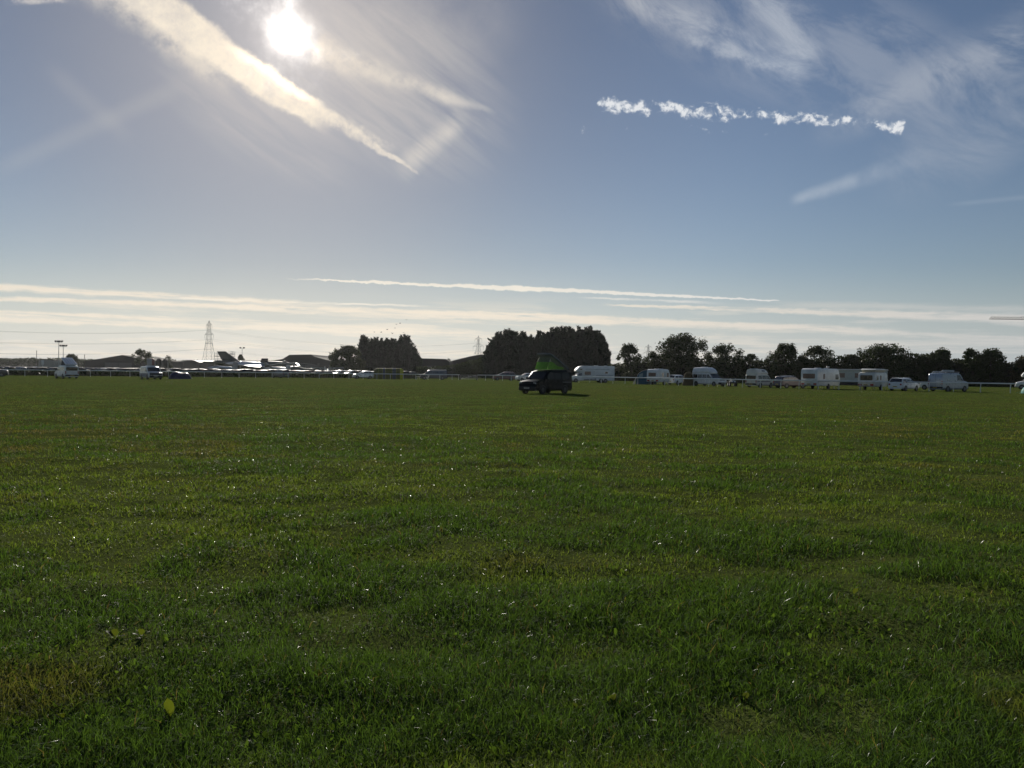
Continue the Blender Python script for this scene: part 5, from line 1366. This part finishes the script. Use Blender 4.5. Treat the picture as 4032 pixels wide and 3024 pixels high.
# silver jet in front: bright wing and a dark square fin
def jet(label, px, depth, rel, L, span, fin_h, m, finm, fin_shape='square', dihed=.06, zc=2.0, chord=(.15, -.28), tip=(-.05, -.22)):
    p, rz = place(px, depth, rel); root = empty('jet_aircraft', p, rz, label, 'aircraft'); h = L/2
    prof = [(h, .08), (h*.82, .45), (h*.4, .72), (0, .8), (-h*.5, .65), (-h*.9, .38), (-h, .22)]
    MB().lathe([(r, x) for x, r in prof][::-1], (0, 0, zc), 'x', 14).build('fuselage', m, root, 50)
    for sg in (1, -1):
        MB().slab([(h*chord[0], sg*.6, zc-.1), (h*tip[0], sg*span/2, zc-.1+span/2*dihed), (h*tip[1], sg*span/2, zc-.1+span/2*dihed), (h*chord[1], sg*.6, zc-.1)], (0, 0, .16)).build('wing', AIRS, root, 0)
        MB().slab([(-h*.72, sg*.2, zc+.35), (-h*.80, sg*span*.2, zc+.4), (-h*.94, sg*span*.2, zc+.4), (-h*.95, sg*.2, zc+.35)], (0, 0, .10)).build('tailplane', AIRS, root, 0)
        MB().tube((-.2, sg*1.1, .35), (-.2, sg*.9, zc-.3), .08).lathe([(.2, -.12), (.34, -.1), (.34, .1), (.2, .12)], (-.2, sg*1.1, .34), 'y', 12).build('wheel', RUBBER, root)
    f0, f1 = -h*.62, -h*.98
    fp = [(f0, zc+.3), (f0-.45, zc+fin_h), (f1-.05, zc+fin_h), (f1, zc+.2)] if fin_shape == 'square' else [(f0, zc+.3), (f0-.35, zc+fin_h*.8), ((f0+f1)/2-.1, zc+fin_h), (f1-.2, zc+fin_h*.8), (f1, zc+.2)]
    MB().slab([(x, -.09, z) for x, z in fp], (0, .18, 0)).build('tail_fin', finm, root, 0)
    MB().tube((h*.55, 0, .3), (h*.55, 0, zc-.3), .07).lathe([(.15, -.1), (.28, -.08), (.28, .08), (.15, .1)], (h*.55, 0, .28), 'y', 12).build('nose_wheel', RUBBER, root)
    MB().lathe([(.42, -.7), (.5, 0), (.4, .8), (.1, 1.3)], (h*.38, 0, zc+.42), 'x', 12).build('cockpit_canopy', GLASS, root, 50)
    return root
jet('silver jet with drooping sunlit delta wings and a dark square fin', 972, 283, -93, 14.5, 11.0, 2.0, AIRS, DARKW, 'square', -.19, 3.7, (.72, -.80), (-.25, -.78))  # droop and broad chord shaped so the wings mirror the sun
jet('small jet with a grey rounded fin in front of the dark bomber', 876, 276, -70, 10.5, 9.5, 2.5, AIRS, GREYP, 'round')
jet('silver training jet right of the dark bomber with a low fin', 1090, 290, -60, 11.0, 12, 1.6, AIRS, AIRS, 'square', .10)
# helicopter with drooping blades
p, rz = place(1160, 292, -80); root = empty('helicopter', p, rz, 'helicopter with drooping rotor blades in front of the flat topped hangar', 'aircraft')
MB().lathe([(.1, -8.0), (.35, -6.0), (.5, -3.0), (1.0, -1.6), (1.15, 0), (1.1, 1.6), (.75, 2.7), (.2, 3.3)], (0, 0, 2.0), 'x', 16).build('fuselage', CAMO, root, 50)
MB().tube((0, 0, 3.0), (0, 0, 4.3), .18).build('rotor_mast', STEEL, root)
for k in range(4):
    a = k*math.pi/2+.35; c_, s_2 = math.cos(a), math.sin(a)
    bl = MB()
    for r0, r1, z0, z1 in ((.2, 3, 4.2, 4.15), (3, 6, 4.15, 3.85), (6, 8.8, 3.85, 3.25)):
        bl.slab([(c_*r0-s_2*.2, s_2*r0+c_*.2, z0), (c_*r1-s_2*.2, s_2*r1+c_*.2, z1), (c_*r1+s_2*.2, s_2*r1-c_*.2, z1), (c_*r0+s_2*.2, s_2*r0-c_*.2, z0)], (0, 0, .08))
    bl.build('rotor_blade', AIRS, root, 0)
MB().slab([(-7.2, -.06, 2.2), (-8.2, -.06, 2.2), (-8.9, -.06, 4.3), (-8.2, -.06, 4.3)], (0, .12, 0)).build('tail_fin', CAMO, root, 0)
for sg in (1, -1): MB().tube((1.2, sg*1.1, .35), (1.2, sg*.7, 1.3), .08).lathe([(.18, -.12), (.32, -.1), (.32, .1), (.18, .12)], (1.2, sg*1.15, .32), 'y', 12).build('wheel', RUBBER, root)
MB().lathe([(.9, 1.5), (.86, 2.2), (.55, 2.9)], (.02, 0, 2.15), 'x', 14).build('windscreen', GLASS, root, 50)
# high-wing light aircraft, nose towards us
p, rz = place(1288, 262, 170); root = empty('light_aircraft', p, rz, 'white high wing propeller aircraft left of the bushy tree', 'aircraft')
MB().lathe([(.08, -4.6), (.22, -3.6), (.55, -1.2), (.68, .2), (.62, 1.3), (.45, 2.0), (.15, 2.35)], (0, 0, 1.55), 'x', 16).build('fuselage', WHITEP, root, 50)
for sg in (1, -1):
    MB().slab([(.9, sg*.3, 2.35), (.9, sg*5.2, 2.52), (-.5, sg*5.2, 2.50), (-.6, sg*.3, 2.33)], (0, 0, .14)).build('wing', WHITEP, root, 0)
    MB().tube((.2, sg*.6, 1.2), (.2, sg*2.6, 2.42), .05).build('wing_strut', WHITEP, root)
    MB().tube((.3, sg*1.05, .28), (.3, sg*.55, 1.1), .06).lathe([(.14, -.1), (.26, -.08), (.26, .08), (.14, .1)], (.3, sg*1.08, .27), 'y', 12).build('wheel', RUBBER, root)
    MB().slab([(-3.6, sg*.1, 1.7), (-3.9, sg*1.6, 1.72), (-4.5, sg*1.6, 1.72), (-4.5, sg*.1, 1.7)], (0, 0, .07)).build('tailplane', WHITEP, root, 0)
MB().slab([(-3.5, -.05, 1.7), (-4.1, -.05, 3.0), (-4.7, -.05, 3.0), (-4.6, -.05, 1.7)], (0, .10, 0)).build('tail_fin', WHITEP, root, 0)
pr = MB()
for a in (.15, math.pi+.15): pr.slab([(2.42, math.sin(a)*.12-.07*math.cos(a), 1.55+math.cos(a)*.12+.07*math.sin(a)), (2.42, math.sin(a)*1.05-.05*math.cos(a), 1.55+math.cos(a)*1.05), (2.38, math.sin(a)*1.05+.05*math.cos(a), 1.55+math.cos(a)*1.05), (2.36, math.sin(a)*.12+.07*math.cos(a), 1.55+math.cos(a)*.12-.07*math.sin(a))], (.03, 0, 0))
pr.build('propeller', STEEL, root, 0)
MB().lathe([(.2, 0), (.16, .2), (.04, .34)], (2.33, 0, 1.55), 'x', 12).build('spinner', AIRS, root, 50)
MB().slab([(1.22, -.5, 1.95), (1.22, .5, 1.95), (.75, .48, 2.34), (.75, -.48, 2.34)], (-.03, 0, -.02)).build('windscreen', GLASS, root, 0)

# ---- far trees and woods on the skyline
broadleaf('sparse round tree right of the dark low hangar', 520, 596, 1374, 380, 900, .6, low=.3, leaf=.42, group=None)
broadleaf('thin leafless looking tree right of the tanks', 652, 684, 1397, 390, 260, .5, low=.2, leaf=.34, skew=-.6, group=None)
broadleaf('dark leaning bush right of the floodlight masts', 268, 318, 1394, 370, 1300, 1.1, low=.1, leaf=.45, skew=-1.5, group=None)
broadleaf('small dark tree beside the floodlight mast with two lamps', 934, 962, 1396, 380, 800, 1.0, low=.1, leaf=.42, group=None)
broadleaf('small bare topped bush between both dark sheds', 1752, 1776, 1411, 372, 260, .5, low=.2, leaf=.34, group=None)
def wood(label_kind, knots, dep, n, size):
    x = knots[0][0]+(knots[-1][0]-knots[0][0])*rng.random(n); yt = np.interp(x, [k[0] for k in knots], [k[1] for k in knots])
    Ht = (EYE+((1468+(x-2016)*math.tan(ROLL))-yt)/F*dep)*(.82+.36*fbm(x/9, x*0, 55, 3))
    P_ = np.stack([(x-2016)/F*dep, dep+rng.normal(0, 4, n), Ht*rng.random(n)**.7], 1)
    V, K_ = leaves(P_, 0, size*(.6+.8*rng.random(n)))
    o = crown_obj(V, K_, LEAF, None, 'distant_wood'); tag(o, kind='stuff')
wood('w', [(-200, 1412), (60, 1412.5), (125, 1409.5), (140, 1414), (270, 1414.5), (420, 1418), (620, 1417), (800, 1422), (960, 1424), (1100, 1424), (1660, 1440)], 640, 60000, .60)
wood('w', [(2380, 1446), (2700, 1448), (3200, 1456), (4200, 1466)], 900, 6000, .9)

# ---- tower crane at the right: the jib reaches into view
cd = 480; jz = hgt(3960, 1257, cd); tipx = at(3892, cd).x; mx_ = tipx+52
root = empty('tower_crane', (mx_, cd, 0), 0, 'tower crane whose long lattice arm reaches in from the right edge', 'crane')
CR = mat('crane_steel', (.16, .15, .13), .5, .3)
def truss(b, x0, x1, z, hgt_, wid, n, k):
    xs = [x0+(x1-x0)*i/n for i in range(n+1)]
    for y in (-wid, wid): b.tube((x0, y, z), (x1, y, z), k*1.3, n=4)
    b.tube((x0+(x1-x0)/n*.5, 0, z+hgt_), (x1, 0, z+hgt_), k*.9, n=4)
    for a, c_ in zip(xs, xs[1:]):
        for y in (-wid, wid): b.tube((a, y, z), ((a+c_)/2, 0, z+hgt_), k*.6, n=4); b.tube(((a+c_)/2, 0, z+hgt_), (c_, y, z), k*.6, n=4)
        b.tube((a, -wid, z), (a, wid, z), k*.6, n=4)
b = MB(); truss(b, -52, -1, jz, 1.35, .7, 26, .12); b.build('jib', CR, root, 0)
b = MB(); truss(b, 15, 1, jz, 1.3, .7, 7, .12); b.build('counter_jib', CR, root, 0)
b = MB()
for u in (-.9, .9):
    for v in (-.9, .9): b.tube((u, v, 0), (u, v, jz), .12, n=4)
nz = int(jz/2.5)
for i in range(nz):
    z0, z1 = i*jz/nz, (i+1)*jz/nz
    for (u, v), (u2, v2) in (((-.9, -.9), (.9, -.9)), ((.9, -.9), (.9, .9)), ((.9, .9), (-.9, .9)), ((-.9, .9), (-.9, -.9))): b.tube((u, v, z0), (u2, v2, z1), .07, n=4)
b.build('mast', CR, root, 0)
MB().tube((0, 0, jz), (0, 0, jz+7), .4, .15).tube((0, 0, jz+6.8), (-34, 0, jz+1.35), .06).tube((0, 0, jz+6.8), (14, 0, jz+1.3), .06).build('apex', CR, root)
MB().box((13, 0, jz-.9), (3, 1.2, 1.8)).build('counterweight', PALEW, root); MB().box((-.2, -1.6, jz-1.2), (1.6, 1.3, 2.0), 0, .1).build('cab', GREYP, root)
MB().box((-27, 0, jz-.35), (1.4, 1.4, .5), 0, .08).tube((-27, 0, jz-.5), (-27, 0, jz-3), .03).build('trolley', CR, root)

# ---- birds over the conifers
BIRD = mat('dark_feathers', (.02, .02, .022), .8)
places = ((1601, 1259.5, 'highest bird of the flock above the smaller conifer clump'), (1575, 1273.5, 'small second highest bird of the flock above the conifers'), (1561, 1277.5, 'bird just left of the second highest one of the flock'), (1555.5, 1291.5, 'bird in the middle of the flock above the conifers'), (1524, 1298.5, 'bird left of the middle of the flock'),
          (1474, 1307.5, 'leftmost bird above the smaller conifer clump'), (1500.5, 1308.5, 'bird second from the left above the conifers'), (1545, 1313.5, 'lowest bird just above the conifer tops'), (1589, 1310, 'bird close over the spiky tallest conifer'), (1345.5, 1358.5, 'lone bird by the cables left of the smaller conifer clump'))
for i, (px, y, lab) in enumerate(places):
    c = at(px, 255, y); root = empty('bird', c, rnd.uniform(0, 6.28), lab, 'bird', 'birds over the conifers')
    b = MB(); b.lathe([(.01, -.26), (.05, -.14), (.075, 0), (.06, .12), (.035, .2), (.01, .25)], (0, 0, 0), 'x', 8); b.slab([(-.22, -.03, 0), (-.22, .03, 0), (-.36, .08, 0), (-.36, -.08, 0)], (0, 0, .012))
    b.build('body', BIRD, root, 60)
    f = rnd.uniform(-.1, .28)
    for sg in (1, -1): MB().slab([(.08, sg*.04, .02), (-.08, sg*.04, .02), (-.08, sg*.28, .02+f*.8), (-.06, sg*.55, .02+f), (.02, sg*.52, .02+f), (.10, sg*.28, .03+f*.8)], (0, 0, .012)).build('wing', BIRD, root, 0)

# ---- weeds in the foreground turf
def gpt(px, py):
    d = ray(px, py); k = -EYE/d.z; return Vector((d.x*k, d.y*k, 0))
WEED = leafmat('dock_leaves', .5, .55); 
def weed(label, px, py, specs):
    c = gpt(px, py); c.z = float(relief(np.array([c.x]), np.array([c.y]))[0]); root = empty('dock_plant', c, 0, label, 'plant', 'broad leaved weeds in the turf')
    for i_, (yaw, L_, w_, lean_) in enumerate(list(specs)+[(rnd.uniform(0, 6.28), .075, .013, 1.15) for _ in range(4)]):
        L_, w_ = L_*(.92 if i_ == 0 else .72), w_*(.92 if i_ == 0 else .75)
        d = Vector((math.cos(yaw)*math.sin(lean_), math.sin(yaw)*math.sin(lean_), math.cos(lean_))); s_ = Vector((-math.sin(yaw), math.cos(yaw), 0)); n_ = d.cross(s_)
        rows_ = []
        for f, wf, cup in ((0, .08, 0), (.18, .10, 0), (.32, .62, .02), (.5, 1.0, .03), (.68, .95, .02), (.85, .6, -.02), (1.0, .06, -.08)):
            wv = 1+.12*rnd.uniform(-1, 1); p_ = d*(L_*f)+Vector((0, 0, -.35*L_*f*f*math.sin(lean_)))
            rows_.append([p_-s_*(w_*wf*wv)+n_*cup*L_, p_+n_*(-.02*L_), p_+s_*(w_*wf/wv)+n_*cup*L_])
        V = [tuple(p_) for r in rows_ for p_ in r]; fs = []
        for k in range(len(rows_)-1):
            for i in range(2): fs.append((k*3+i, k*3+i+1, k*3+4+i, k*3+3+i))
        lf = link_mesh('leaf', V, fs, WEED, root, True)
        at_ = lf.data.color_attributes.new('tint', 'FLOAT_COLOR', 'POINT'); t_ = rnd.uniform(.6, 1.1)
        at_.data.foreach_set('color', [v for _ in V for v in (.066*t_, .086*t_, .016, 0)])
weed('dock plant with one tall bright leaf near the bottom left', 672, 2815, ((-1.5, .16, .026, .25), (.6, .10, .02, .9), (2.6, .10, .018, 1.0)))
weed('dock plant with two upright pale leaves left of the bottom centre', 455, 2525, ((-1.2, .13, .020, .5), (.4, .15, .022, .7), (2.9, .14, .02, .8), (-.3, .12, .018, .9)))
weed('small broad leaved weed right of the two leaved dock plant', 560, 2515, ((-1.4, .12, .02, .5), (1.2, .10, .016, .9), (3.6, .11, .018, .8)))
weed('dock plant with curled yellow green leaves right of the bottom centre', 2405, 2770, ((-1.2, .11, .022, .35), (.9, .12, .02, .7), (-2.4, .12, .02, .55), (2.9, .10, .018, 1.0)))
weed('low bright weed left of the curled dock plant', 2270, 2780, ((-.8, .10, .016, .7), (2.4, .12, .016, .6), (-2.0, .11, .016, .5)))
weed('broad leaved weed in the turf at the far left', 250, 2820, ((-1.3, .10, .018, .6), (.8, .10, .018, 1.0), (2.9, .09, .016, .9)))
weed('single leafed weed in the turf right of the bottom centre', 2935, 2760, ((-1.7, .10, .018, .4), (1.4, .09, .016, 1.0)))
weed('bright weed on the right side of the turf', 3360, 2350, ((-1.5, .13, .022, .5), (.9, .12, .02, .9), (2.7, .12, .02, .9)))
